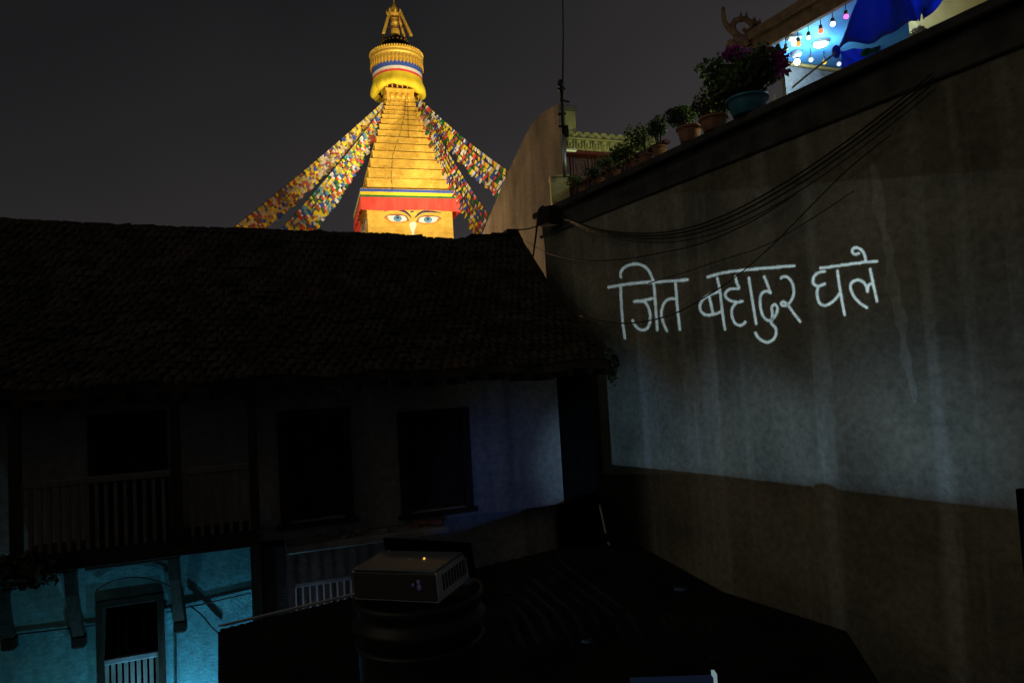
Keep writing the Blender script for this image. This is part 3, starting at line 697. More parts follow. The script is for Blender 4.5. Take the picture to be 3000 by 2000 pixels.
cable3([hp(514, 1800, .03), hp(516, 1900, .03), hp(517, 2050, .03)], .01, 'straight thin wire running down the lit teal wall')
# post at the right end of the teal wall
MB().bbox(hz(738, 1700)[0], hz(768, 1700)[0], -.25, -.004, 0, zb-.104, .015).build('post', T['darkwood'], hs)
MB().bbox(hz(775, 1700)[0], hz(838, 1700)[0], -.2, .24, 0, zfl-.05, .015).build('post', T['sootbrick'], hs)
# ledge below the right hand windows with debris
lz = hz(1080, 1545)[1]
led0 = hz(835, 1560)[0]; led1 = hz(1630, 1560)[0]
MB().bbox(led0, hz(1310, 1560, .5)[0], -.55, -.002, lz-.14, lz-.03, .02).build('ledge', T['concrete'], hs)
rnd = random.Random(4)
for i in range(9):
    px = rnd.uniform(950, 1300); u = hz(px, 1560, .3)[0]
    s = rnd.uniform(.06, .13); y = rnd.uniform(-.5, -.12)
    o = MB().bbox(-s, s, -s*.5, s*.5, 0, s*.7, s*.12).build('brick', T['concrete'] if i % 2 else T['brick'])
    o.location = hs.matrix_world.inverted() @ Vector((0, 0, 0)) if False else H0+dH*u+nH*y+Vector((0, 0, lz-.029))
    o.rotation_euler = (0, 0, rzH+rnd.uniform(-1, 1))
    tag(o, 'loose brick or stone lying on the ledge under the dark windows', 'brick', 'debris on the ledge')
# lower window rail seen beside the projector
ur0 = hz(868, 1760, .3)[0]; ur1 = hz(1030, 1760, .3)[0]; zr1 = hz(950, 1700, .3)[1]
rr_ = tag(empty('railing', H0+dH*ur0-nH*.3, rzH), 'grey railing low on the house wall behind the projector', 'railing')
Lr = ur1-ur0
MB().bbox(0, Lr, -.03, .03, zr1-.04, zr1+.02, .008).build('top_rail', T['galv'], rr_)
MB().bbox(0, Lr, -.03, .03, zr1-.82, zr1-.76, .008).build('bottom_rail', T['galv'], rr_)
for i in range(9):
    MB().bbox(Lr*i/8-.012, Lr*i/8+.012, -.012, .012, zr1-.76, zr1-.041, .004).build('bar', T['greyplastic'], rr_)

# roof
ridge_px = [(-160, 632), (0, 641), (160, 648), (300, 656), (500, 664), (700, 669), (850, 676), (960, 679), (1060, 683), (1140, 684), (1200, 690), (1270, 697), (1330, 700), (1400, 692), (1460, 690), (1512, 684)]
RO = -3.3
def ridge_at(u):
    pts = [hz(x, y, RO) for x, y in ridge_px]
    for (ua, za), (ub, zb2) in zip(pts[:-1], pts[1:]):
        if ua <= u <= ub: return za+(zb2-za)*(u-ua)/(ub-ua)
    return pts[0][1] if u < pts[0][0] else pts[-1][1]
ur_l = hz(-160, 632, RO)[0]; ur_r = hz(1512, 684, RO)[0]
EO = .95
ue_r = hz(1803, 1042, EO)[0]; ue_l = ur_l - .3
def roofpt(s, t, lift=0):
    # t: 0 ridge, 1 eave
    ua = ur_l+(ur_r-ur_l)*s; ub = ue_l+(ue_r-ue_l)*s
    tt = t
    u = ua+(ub-ua)*(tt+.0*tt)
    z = ridge_at(ua)*(1-t)+zE*t - .28*math.sin(math.pi*t)*(1-.2*t)
    sagg = .05*math.sin(s*17+1)*math.sin(math.pi*t)+.03*math.sin(s*41)*t
    y = -RO*(1-t)-EO*t
    return Vector((u, y, z+sagg+lift))
mb = MB(); NS, NT = 60, 14
vs = []; fs = []
for lay, lf in ((0, 0), (1, -.12)):
    for j in range(NT+1):
        for i in range(NS+1): vs.append(roofpt(i/NS, j/NT, lf))
S = (NS+1)*(NT+1)
for j in range(NT):
    for i in range(NS):
        q = j*(NS+1)+i; fs.append((q, q+NS+1, q+NS+2, q+1)); q += S; fs.append((q, q+1, q+NS+2, q+NS+1))
for i in range(NS):
    q = i; fs.append((q, q+1, S+q+1, S+q)); q = NT*(NS+1)+i; fs.append((q, S+q, S+q+1, q+1))
for j in range(NT):
    q = j*(NS+1)+NS; fs.append((q, q+NS+1, S+q+NS+1, S+q)); q = j*(NS+1); fs.append((q, S+q, S+q+NS+1, q+NS+1))
roof = mb.add(vs, fs).build('roof', T['tile'], hs)
# small clay tiles lapped over the slope, one joined part
rnd = random.Random(12); tl = MB(); rows, cols = 26, 74
for j in range(rows):
    for i in range(cols):
        s = (i+.5*(j % 2)+rnd.uniform(-.12, .12))/cols; t = (j+.4)/rows
        if s > .995 or rnd.random() < .05: continue
        a = roofpt(max(0, s), max(0, t-.03), .015); ex = (roofpt(min(1, s+.012), t, 0)-roofpt(min(1, s), t, 0)).normalized()
        b_ = roofpt(min(1, s), min(1.02, t+.034), .02+rnd.uniform(0, .045))
        w_ = .07*rnd.uniform(.6, 1.15)
        ex = Vector((ex.x, ex.y, ex.z+rnd.uniform(-.22, .22)))
        up_ = Vector((0, -.008, .008))
        tl.add([a-ex*w_, a+ex*w_, b_+ex*w_, b_-ex*w_, (a+b_)/2+up_*1.8, b_+up_*1.6], [(0, 1, 4), (1, 2, 5, 4), (3, 0, 4, 5), (2, 3, 5)])
tag(tl.build('roof_tiles', T['tile'], roof), kind='stuff')
# ridge tiles against the sky
u = ur_l; i = 0
while u < ur_r-.05:
    w_ = rnd.uniform(.2, .42); z = ridge_at(u+w_/2); h = rnd.uniform(.03, .09); tilt = rnd.uniform(-.03, .03)
    y = -RO
    u1 = min(u+w_, ur_r)
    MB().hexa([(u, y-.13, z-.12), (u1, y-.13, z-.12), (u1, y+.13, z-.12), (u, y+.13, z-.12),
               (u, y-.06, z+h-.07-tilt), (u1, y-.06, z+h-.07+tilt), (u1, y+.06, z+h-.07+tilt), (u, y+.06, z+h-.07-tilt)]).build('ridge_tile', T['tile'], roof)
    u = u1+.004; i += 1
for (a, b_, y_, h) in ((1372, 1432, 692, .06), (1434, 1478, 690, .10), (1480, 1514, 682, .16)):
    ua = hz(a, 690, RO)[0]; ub = hz(b_, 690, RO)[0]; z = hz((a+b_)/2, y_, RO)[1]
    MB().bbox(ua, ub, -RO-.15, -RO+.15, z-.12, z+h*.4, .02).build('ridge_stone', T['tile'], roof)
# rough verge stones down the right edge
for j in range(16):
    t = j/16; p = roofpt(1, t); q = roofpt(1, t+1/16)
    r_ = rnd.uniform(.04, .09)
    MB().hexa([p+Vector((-.12, 0, -.1)), p+Vector((r_, 0, -.1)), q+Vector((r_, 0, -.1)), q+Vector((-.12, 0, -.1)), p+Vector((-.12, 0, .07)), p+Vector((r_*.7, 0, .06)), q+Vector((r_*.7, 0, .06)), q+Vector((-.12, 0, .07))]).build('verge_tile', T['tile'], roof)
# eave ends
s = 0.0
while s < 1:
    p = roofpt(s, 1.0, -.1)
    MB().bbox(p.x-.035, p.x+.035, p.y-.04, p.y+1.0, p.z-.14, p.z-.03, .01).build('rafter', T['darkwood'], hs); s += .033
# thatch-like tuft at the lower left and at the roof tip
tf = tag(leaves((0, 0, 0), (.55, .3, .22), 700, .12, 77).build('creeper', T['soil']), 'ragged dark creeper hanging from the balcony at the left edge', 'plant')
tf.location = hp(50, 1670, .9)
tf = tag(leaves((0, 0, 0), (.12, .2, .3), 420, .07, 78).build('weed_tuft', T['leaf_dark']), 'tuft of weeds on the lower right corner of the roof', 'plant')
tf.location = H0+dH*(ue_r-.05)-nH*(EO-.1)+Vector((0, 0, zE-.08))
# light pole on the roof verge sticks
for (a, b_, lb) in (((1757, 1480), (1775, 1562), 'thin pale bamboo stick leaning at the foot of the corner pillar'), ((1782, 1588), (1790, 1610), 'short pale stick below the leaning bamboo')):
    pa, pb = at_y(*a, 11.6), at_y(*b_, 11.3)
    o = tag(MB().tube([Vector((0, 0, 0)), pa-pb], .018, 6).build('stick', M('pale_bamboo'+lb[:4], (.3, .29, .26))), lb, 'stick'); o.location = pb

# ------------------------------------------------------------------ tin roof in front
gx, gy = .18, .085
TN = Vector((-gx, -gy, 1)); TP = Vector((0, 0, CZ-3.335))        # plane of the shed roof
TR = [[(600, 2300), (1300, 2300), (2100, 2300), (2720, 2300)],
      [(655, 1990), (1250, 1980), (2000, 1960), (2570, 1990)],
      [(648, 1880), (1200, 1810), (1900, 1790), (2480, 1850)],
      [(645, 1855), (1130, 1760), (1720, 1660), (2120, 1735)],
      [(645, 1842), (1050, 1745), (1660, 1600), (1860, 1592)]]
gp = [[on_plane(q[0], q[1], TP, TN) for q in row] for row in TR]
def patch(s, t):
    x = s*3; i = min(2, int(x)); fx = x-i; y = t*4; j = min(3, int(y)); fy = y-j
    a, b, c, d_ = gp[j][i], gp[j][i+1], gp[j+1][i+1], gp[j+1][i]
    return (a*(1-fx)+b*fx)*(1-fy)+(d_*(1-fx)+c*fx)*fy
o0 = gp[4][0].copy()
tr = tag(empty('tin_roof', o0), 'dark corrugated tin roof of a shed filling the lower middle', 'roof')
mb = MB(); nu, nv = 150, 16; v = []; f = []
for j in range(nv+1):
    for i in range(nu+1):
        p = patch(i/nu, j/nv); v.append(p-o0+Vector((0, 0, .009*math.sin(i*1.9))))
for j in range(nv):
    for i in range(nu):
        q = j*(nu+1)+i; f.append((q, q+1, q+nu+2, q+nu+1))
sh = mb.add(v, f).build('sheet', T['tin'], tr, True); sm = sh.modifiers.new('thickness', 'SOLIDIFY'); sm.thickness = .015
p0, p1 = patch(0, 1)-o0, patch(.33, 1)-o0
MB().tube([p0+Vector((-.02, 0, .04)), p1+Vector((0, 0, .04))], .022, 6).build('edge_batten', T['galv'], tr)
p2 = patch(0, .2)-o0
mb = MB(); mb.hexa([p2+Vector((-.03, 0, -2.5)), p2+Vector((.1, 0, -2.5)), p0+Vector((.1, 0, -2.5)), p0+Vector((-.03, 0, -2.5)), p2+Vector((-.03, 0, -.03)), p2+Vector((.1, 0, -.03)), p0+Vector((.1, 0, -.03)), p0+Vector((-.03, 0, -.03))])
mb.build('side_boards', T['darkwood'], tr)
rnd = random.Random(5)
for i, (px, py, s, lb) in enumerate(((1985, 1722, 0.078, 'grey stone weighing down the tin roof near the wall'), (2105, 1922, 0.072, 'pale broken brick on the tin roof near the bottom'), (1500, 1738, 0.06, 'small dark stone on the tin roof right of the projector'),
                                     (2335, 1960, 0.084, 'flat stone at the lower right of the tin roof'), (1710, 1890, 0.06, 'lone stone in the middle of the tin roof'))):
    best = min(((patch(a/40, b_/30) for a in range(41) for b_ in range(31))), key=lambda p: ((p-CAM).normalized()-ray(px, py).normalized()).length)
    o = MB().sphere((0, 0, 0), s, 8, 6, (1.3, .9, .5)) if i != 9 else None
    o.v = [tuple(Vector(q)*rnd.uniform(.85, 1.15)) for q in o.v]
    ob = tag(o.build('stone', T['tin']), lb, 'stone'); ob.location = best+Vector((0, 0, s*.08))

# our own terrace floor, below the frame
tag(MB().box(-3.2, 4.0, -3, 3.15, CZ-2.05, CZ-1.9).build('terrace_floor', T['concrete']), kind='structure')
# near dark post at the right edge, small panel at the bottom
o = tag(MB().bbox(0, .4, 0, .12, -1.6, at_y(2974, 1446, 3.0).z-CZ, .006).build('door_post', T['black']), 'black upright post at the right edge of the picture', 'post')
o.location = (at_y(2978, 1460, 3.0).x+.085, 3.0, CZ)
pn = tag(empty('blue_panel', at_y(1960, 2060, 2.0)), 'dim blue panel with a pale right edge at the bottom of the picture', 'panel')
o_ = Vector(pn.location); a = at_y(1848, 1992, 2.0)-o_; b_ = at_y(2090, 1984, 2.0)-o_; c_ = at_y(2100, 1984, 2.0)-o_
MB().hexa([a+Vector((0, 0, -.3)), b_+Vector((0, 0, -.3)), b_+Vector((0, .02, -.3)), a+Vector((0, .02, -.3)), a, b_, b_+Vector((0, .02, 0)), a+Vector((0, .02, 0))]).build('screen', E('dim_screen', (.004, .006, .015), 1), pn)
MB().hexa([b_+Vector((.001, -.004, -.3)), c_+Vector((0, -.004, -.3)), c_+Vector((0, .024, -.3)), b_+Vector((.001, .024, -.3)), b_+Vector((.001, -.004, .012)), c_+Vector((0, -.004, .012)), c_+Vector((0, .024, .012)), b_+Vector((.001, .024, .012))]).build('edge_trim', E('screen_edge', (.16, .24, .27), 1), pn)

# ------------------------------------------------------------------ projector on a drum
pc = at_y(1155, 1715, 2.45)             # middle of the rear bottom edge region
AZ = R(-22)
pj = empty('projector', pc, AZ); tag(pj, 'grey and black video projector on top of the black drum, its back to us', 'projector')
W_, D_, H_ = .345, .255, .112
pj.rotation_euler = (R(3), R(-1.5), AZ)
zb0 = -.055
sh = MB()                       # hollow shell: rear closed, front open for the beam
t = .008
sh.bbox(-W_/2, W_/2, 0, D_, zb0, zb0+t, .003)
sh.box(-W_/2, -W_/2+t, .002, D_-.002, zb0+t, zb0+H_-t); sh.box(W_/2-t, W_/2, .002, D_-.002, zb0+t, zb0+H_-t)
body = sh.build('body', T['greyplastic'], pj)
MB().bbox(-W_/2, W_/2, 0, D_*.84, zb0+H_-t, zb0+H_, .003).build('top_cover', M('dark_grey_plastic', (.10, .115, .14), (.08, .09, .11), rough=.5, scale=25), pj)
MB().bbox(-W_/2+.006, W_/2-.006, -.006, .02, zb0+.006, zb0+H_-.010, .004).build('rear_panel', T['darkplastic'], pj)
MB().bbox(W_/2+.0005, W_/2+.006, D_-.035, D_+.005, zb0+.012, zb0+H_-.006, .002).build('front_bezel', T['paintwhite'], pj)
MB().box(-W_/2+.012, W_/2-.012, D_-.02, D_-.004, zb0+t, -.026).build('leak_stop', T['darkplastic'], pj)  # unseen block added to stop light leaking under the slide
vg = M('violet_socket', (.35, .25, .7))
for (x, z, r_) in ((.105, .028, .008), (.107, .010, .010), (.082, .018, .006)):
    MB().sphere((x, -.008, zb0+.045+z), r_, 10, 8, (1, .5, 1.2)).build('socket', vg, pj, True)
MB().sphere((.06, .12, zb0+H_+.002), .0045, 8, 6).build('status_light', E('amber_led', (1, .45, .08), 1.2), pj, True)
MB().bbox(-.006, .006, .11, .118, zb0+H_+.0005, zb0+H_+.003, .001).build('button', T['greyplastic'], pj)
for i in range(9):
    MB().bbox(W_/2+.0003, W_/2+.002, .04+i*.022, .052+i*.022, zb0+.03, zb0+.085, .0005).build('vent_slat', T['darkplastic'], pj)
for sx in (-1, 1):
    MB().lathe([(.014, zb0-.012), (.016, zb0)], 10, (sx*.13, .04, 0)).build('foot', T['darkplastic'], pj)
dz_ = pc.z + zb0 - .016
dr = empty('drum', (0, 0, 0)); dc = pj.matrix_world
bpy.context.view_layer.update()
ctr = pj.matrix_world @ Vector((.02, .13, 0)); ztop_ = ctr.z + zb0 - .03
dr.location = (ctr.x, ctr.y, ztop_-1.0); tag(dr, 'black ribbed round drum carrying the projector', 'drum')
Rd = .235
prof = [(0, 1.0), (Rd-.015, 1.0), (Rd-.012, 1.02), (Rd, 1.025), (Rd+.006, 1.012), (Rd, .995), (Rd-.012, .98), (Rd-.012, .955), (Rd+.008, .94), (Rd+.008, .92), (Rd-.012, .905), (Rd-.012, .62), (Rd+.01, .60), (Rd-.012, .58), (Rd-.012, .2), (Rd, .18), (Rd-.012, .16), (Rd-.012, .02), (Rd, .0), (0, 0)]
MB().lathe(prof, 48).build('shell', T['blackpaint'], dr, True)
MB().lathe([(Rd-.010, .87), (Rd+.002, .865), (Rd+.002, .855), (Rd-.010, .85)], 48).build('hoop', T['blackpaint'], dr, True)
# ------------------------------------------------------------------ handwriting thrown on the wall by the projector
Z = lambda pts: [(1700+x/2.352, 650+y/2.352) for x, y in pts]
words = [[
 [(195,450),(300,432),(420,418),(520,413),(620,408),(740,398)],
 [(280,380),(278,350),(300,318),(340,297),(390,290),(440,305),(475,340),(495,385),(507,430),(515,520),(522,620),(532,745)],
 [(278,450),(283,560),(292,680),(308,800)],
 [(372,548),(440,540),(505,525)],
 [(400,546),(445,552),(470,590),(482,640),(478,700),(455,738),(415,742),(380,715),(360,675)],
 [(657,425),(665,530),(675,640),(687,740)],
 [(662,530),(625,528),(590,545),(565,590),(560,640),(575,700),(600,755)]],
 [[(878,380),(980,352),(1100,335),(1280,318),(1475,303)],
 [(945,388),(962,470),(975,580),(985,660),(998,740)],
 [(955,480),(900,500),(850,530),(825,575),(832,615),(865,640),(915,638),(975,618)],
 [(887,508),(900,560),(915,630)],
 [(1070,378),(1080,420),(1092,458),(1040,460),(1008,480),(1000,510),(1030,540),(1080,552),(1120,545)],
 [(1080,552),(1050,590),(1045,640),(1065,695),(1100,712),(1130,700),(1138,685)],
 [(1163,385),(1180,500),(1200,620),(1213,700)],
 [(1268,378),(1290,430),(1312,490)],
 [(1312,488),(1285,476),(1255,490),(1240,530),(1245,600),(1265,655),(1300,680),(1330,665),(1355,625),(1357,585),(1338,568),(1320,590),(1325,630),(1322,670),(1318,700),(1345,728),(1350,770),(1330,810),(1290,828),(1250,815),(1222,790),(1207,760)],
 [(1385,388),(1400,375),(1435,385),(1465,430),(1472,490),(1455,540),(1425,572),(1397,577),(1385,562),(1400,550),(1425,565),(1445,590),(1480,640),(1515,685)]],
 [[(1655,318),(1760,305),(1900,285),(2045,270)],
 [(1968,272),(1960,230),(1940,195),(1905,178),(1880,185),(1875,208),(1895,224),(1922,215)],
 [(1685,340),(1640,350),(1610,380),(1605,420),(1635,442),(1690,425)],
 [(1640,442),(1632,490),(1640,540),(1660,568),(1700,572),(1750,540),(1790,490)],
 [(1772,335),(1785,430),(1800,520),(1822,640)],
 [(1998,325),(2020,430),(2045,545)],
 [(1975,590),(1930,560),(1885,510),(1862,450),(1875,415),(1910,400),(1945,410),(1970,440),(1980,480)],
 [(1980,480),(1990,432),(2022,425)]]]
def resample(pts, step=5.0):
    sp_ = smooth_path([Vector((x, y, 0)) for x, y in pts], 8); out = [sp_[0]]
    for p in sp_[1:]:
        if (p-out[-1]).length > step*.5: out.append(p)
    return [(p.x, p.y) for p in out]
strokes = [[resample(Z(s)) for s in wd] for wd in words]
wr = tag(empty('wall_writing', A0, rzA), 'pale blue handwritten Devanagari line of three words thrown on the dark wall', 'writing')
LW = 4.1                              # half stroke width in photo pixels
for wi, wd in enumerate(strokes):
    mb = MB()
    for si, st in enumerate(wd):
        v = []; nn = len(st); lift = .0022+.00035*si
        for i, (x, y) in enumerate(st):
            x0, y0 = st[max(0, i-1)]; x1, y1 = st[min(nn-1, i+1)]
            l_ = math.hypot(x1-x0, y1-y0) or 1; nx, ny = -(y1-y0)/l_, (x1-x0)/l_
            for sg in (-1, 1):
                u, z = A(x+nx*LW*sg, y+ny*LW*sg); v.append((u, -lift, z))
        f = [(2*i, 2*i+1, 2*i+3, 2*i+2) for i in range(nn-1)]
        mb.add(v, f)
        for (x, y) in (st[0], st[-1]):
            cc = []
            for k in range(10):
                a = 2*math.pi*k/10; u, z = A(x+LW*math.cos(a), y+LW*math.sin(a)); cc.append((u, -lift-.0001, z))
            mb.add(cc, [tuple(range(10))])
    mb.build('word', T['lit_strokes'], wr)
# slide inside the projector that lets the light through only along the strokes
lensw = pj.matrix_world @ Vector((.0, .07, .004))
mid = Aw(2160, 860)
ax = (mid-lensw).normalized(); sx_ = ax.cross(Vector((0, 0, 1))).normalized(); sy_ = sx_.cross(ax)
SD = .165
def slide(p):
    d_ = p-lensw; d_ = d_*(SD/d_.dot(ax)); return d_.dot(sx_), d_.dot(sy_)
segs = []
for wd in strokes:
    for st in wd:
        q = [slide(Aw(x, y)) for x, y in st]; rr_s = []
        for (x, y), (a, b_) in zip(st, q):
            a2, b2 = slide(Aw(x, y+LW)); rr_s.append(math.hypot(a2-a, b2-b_))
        for i in range(len(q)-1): segs.append((q[i], q[i+1], (rr_s[i]+rr_s[i+1])/2*1.06))
fx0, fx1 = -.20, .20; fy0, fy1 = -.07, .07
rows = 560; dy = (fy1-fy0)/rows; mb = MB()
for j in range(rows):
    y = fy0+(j+.5)*dy; iv = []
    for (a, b_, r_) in segs:
        if min(a[1], b_[1])-r_ > y or max(a[1], b_[1])+r_ < y: continue
        xs = []
        for c in (a, b_):
            dd = r_*r_-(y-c[1])**2
            if dd > 0: q = math.sqrt(dd); xs += [c[0]-q, c[0]+q]
        dx_, dy_ = b_[0]-a[0], b_[1]-a[1]; l_ = math.hypot(dx_, dy_)
        if l_ > 1e-9:
            nx, ny = -dy_/l_*r_, dx_/l_*r_
            cor = [(a[0]+nx, a[1]+ny), (b_[0]+nx, b_[1]+ny), (b_[0]-nx, b_[1]-ny), (a[0]-nx, a[1]-ny)]
            for k in range(4):
                (xa, ya), (xb, yb) = cor[k], cor[(k+1) % 4]
                if (ya-y)*(yb-y) < 0: xs.append(xa+(xb-xa)*(y-ya)/(yb-ya))
        if xs: iv.append((min(xs), max(xs)))
    iv.sort(); x = fx0
    for a, b_ in iv+[(fx1, fx1)]:
        if a > x:
            P4 = [lensw+ax*SD+sx_*X+sy_*Y for X, Y in ((x, y-dy/2), (a, y-dy/2), (a, y+dy/2), (x, y+dy/2))]
            mb.add([p-lensw for p in P4], [(0, 1, 2, 3)])
        x = max(x, b_)
smt = bpy.data.materials.new('dark_slide'); smt.use_nodes = True; nt = smt.node_tree; nt.nodes.clear()
om = N(nt, 'ShaderNodeOutputMaterial'); tr_ = N(nt, 'ShaderNodeBsdfTransparent'); tr_.inputs[0].default_value = (.034, .031, .027, 1)
nt.links.new(tr_.outputs[0], om.inputs[0])
sl_ = mb.build('slide', smt, pj); sl_.matrix_parent_inverse = pj.matrix_world.inverted(); sl_.location = lensw
lamp('projector_lamp', 'SPOT', lensw, 3500, (.68, .94, 1.0), aim=mid, size=68, blend=.9, rad=.0003)

# ------------------------------------------------------------------ stupa
D = 58.0
TC = at_y(1206, 690, D)               # centre of the front face of the harmika
phi = math.atan2(TC.x, TC.y)          # bearing
yaw = -phi - R(7.5)*-1
S_ = D/2000*1.0
s_px = (TC-CAM).dot(fw)/2000
wH = 250*s_px
rzT = -phi + R(9)
# axis lies half a width behind the front face
nT = Vector((math.sin(rzT), -math.cos(rzT), 0))
axis = TC - nT*(wH/2)
st = empty('stupa', (axis.x, axis.y, 0), rzT); tag(st, 'golden floodlit stupa tower with painted eyes and a striped parasol', 'stupa')
MW = Matrix.Translation(Vector((axis.x, axis.y, 0))) @ Matrix.Rotation(rzT, 4, 'Z')
MI = MW.inverted()
def zc_(px, py, dist=None):           # height at the axis distance
    return at_y(px, py, axis.y).z
def zf(px, py, half):                 # height at the front face at half-width half
    p = on_plane(px, py, Vector((axis.x, axis.y, 0))+nT*half, nT); q = MI @ p; return q.x, q.z
# harmika
z_low = zf(1206, 760, wH/2)[1]; z_hi = zf(1206, 560, wH/2)[1]
hw = wH/2
MB().box(-hw, hw, -hw, hw, z_low-3, z_hi).build('harmika', T['gold'], st)
# white dome below
dm = MB(); prof = [(19*math.cos(a), (z_low-3)*math.sin(a)) for a in [R(x) for x in range(0, 91, 6)]]
dm.lathe([(max(.1, r), z) for r, z in prof], 48).build('dome', T['white'], st, True)
# tiers
px_y = [558, 524, 495, 468, 445, 423, 403, 384, 367, 351, 338, 325, 313, 301]
px_w = [241, 230, 214, 197, 182, 169, 155, 143, 131, 121, 111, 102, 92]
cxs = [1204, 1202, 1201, 1199.5, 1198, 1197, 1195.5, 1194, 1193, 1192, 1191, 1190, 1189]
tz = []
for i in range(13):
    hwi = px_w[i]*s_px/2*1.0
    z0 = zf(cxs[i], px_y[i], hwi)[1]; z1 = zf(cxs[i], px_y[i+1], hwi)[1]
    tz.append((hwi, z0, z1))
for i, (h_, z0, z1) in enumerate(tz):
    if i: z0 = tz[i-1][2]
    else: z0 = z_hi+.02
    t = .10 if i < 12 else .06
    mb = MB(); mb.box(-h_, h_, -h_, h_, z0+.012, z1-t); mb.bbox(-h_-.05, h_+.05, -h_-.05, h_+.05, z1-t+.001, z1-.02, .02)
    tr = mb.build('tier', T['gold'], st)
    # small gilt lugs standing on the step edge
    nlug = 3 if i > 5 else 2
    for k in range(nlug):
        x = -h_*.55+k*h_*.28
        MB().tube([(x-.12, -h_-.03, z1-.02), (x, -h_-.07, z1+.16), (x+.12, -h_-.03, z1-.02)], .03, 5).build('lug', T['brass'], tr)
# wires hanging over the tiers
for xs in (((1187, 285), (1186, 330), (1170, 400), (1150, 455), (1146, 520), (1150, 560)), ((1170+25, 285), (1195, 330), (1196, 405))):
    pts = []
    for (x, y) in xs:
        h_ = hw
        for (hh, z0, z1) in tz:
            zz = zf(x, y, hh+.12)[1]
            if zz >= z0: h_ = hh
        q = zf(x, y, h_+.14); pts.append((q[0], -h_-.14, q[1]))
    MB().tube(pts, .018, 5).build('wire', T['cable'], st)
# lotus block above the tiers
hl = 84*s_px/2; zl0 = tz[-1][2]; zl1 = zf(1182, 262, hl)[1]
mb = MB(); mb.box(-hl, hl, -hl, hl, zl0, zl1-.12); mb.bbox(-hl-.1, hl+.1, -hl-.1, hl+.1, zl1-.118, zl1+.06, .03); mb.bbox(-hl-.07, hl+.07, -hl-.07, hl+.07, zl0+.002, zl0+.12, .03)
lb = mb.build('lotus_block', T['brass'], st)
for sd in range(4):
    for k in range(4):
        x = (-.62+k*.41)*hl; zz = (zl0+zl1)/2; b_ = MB().sphere((x, -hl-.02, zz-(.1 if k in (1, 2) else .2)*0), .22, 10, 8, (1, .7, 1.3))
        for q in b_.v[:]: pass
        o = b_.build('petal', T['brass'], lb, True); o.rotation_euler = (0, 0, sd*math.pi/2)
# open storey of little posts
zo1 = zl1+1.0
MB().box(-hl*.8, hl*.8, -hl*.8, hl*.8, zl1+.06, zo1+.4).build('inner_core', T['oxblood'], st)
for sd in range(4):
    for k in range(6):
        x = -hl*.92+k*hl*1.84/5
        o = MB().bbox(x-.06, x+.06, -hl*.97, -hl*.97+.12, zl1+.061, zo1+.3, .02).build('colonnade_post', T['brass'], st); o.rotation_euler = (0, 0, sd*math.pi/2)
# parasol drum. Profile heights from silhouette rows at the axis
ya = axis.y
def za(px, py): return at_y(px, py, ya).z
Rp = 78*s_px
z_dt = za(1175, 171); z_mid = za(1175, 178); z_blue = za(1177, 208); z_yel = za(1178, 226); z_bot = za(1178, 262)
prof = [(0, z_dt+.55), (Rp*.55, z_dt+.5), (Rp*.9, z_dt+.22), (Rp*1.0, z_dt+.2), (Rp*1.05, z_dt+.10), (Rp*1.05, z_dt-.06), (Rp*1.0, z_dt-.12), (Rp*1.04, z_dt-.2), (Rp*1.06, z_dt-.34), (Rp*1.02, z_dt-.42), (Rp*1.0, z_dt-.5), (Rp*.985, z_blue)]
prs = MB().lathe(prof, 64).build('parasol_drum', T['brass'], st, True)
zz = z_dt-.5
nb = 64
for k in range(nb):
    a = 2*math.pi*k/nb
    o = MB().sphere((Rp*1.05*math.cos(a), Rp*1.05*math.sin(a), z_dt+.16), .095, 6, 5).build('rim_bead', T['brass'], prs, True)
nf = 44
mesh_f = None
for k in range(nf):
    if mesh_f is None:
        mb = MB(); wv = math.pi*Rp/nf*.92; h1 = (zz-z_blue)
        mb.add([(Rp*1.012, -wv, zz), (Rp*1.012, wv, zz), (Rp*1.025, wv, z_blue-.02), (Rp*1.03, 0, z_blue-.24), (Rp*1.025, -wv, z_blue-.02)], [(0, 1, 2, 3, 4)])
        mb.tube([(Rp*1.03, 0, zz-.05), (Rp*1.045, 0, z_blue)], .05, 5); mb.sphere((Rp*1.04, 0, (zz+z_blue)/2), .13, 6, 5, (.4, 1, 1.4))
        o = mb.build('pendant', T['brass'], prs); mesh_f = o.data
    else:
        o = bpy.data.objects.new('pendant', mesh_f); scene.collection.objects.link(o); o.parent = prs
    o.rotation_euler = (0, 0, 2*math.pi*k/nf)
def band(name, r0, z0, r1, z1, mat, par, wob=0, n=72, seed=1):
    rnd = random.Random(seed); v = []; f = []
    for r_, z in ((r0, z0), (r1, z1)):
        for k in range(n):
            a = 2*math.pi*k/n; v.append((r_*math.cos(a), r_*math.sin(a), z+wob*math.sin(3*a+seed)))
    for k in range(n): f.append((k, (k+1) % n, n+(k+1) % n, n+k))
    return MB().add(v, f).build(name, mat, par, True)
skt = band('blue_band', Rp*.992, z_blue+.05, Rp*.985, z_blue-.52, T['blue'], st, .03)
band('white_band', Rp*.986, z_blue-.52, Rp*.985, z_blue-.80, T['white'], st, .03)
band('red_band', Rp*.986, z_blue-.80, Rp*.985, z_blue-1.02, T['red'], st, .03)
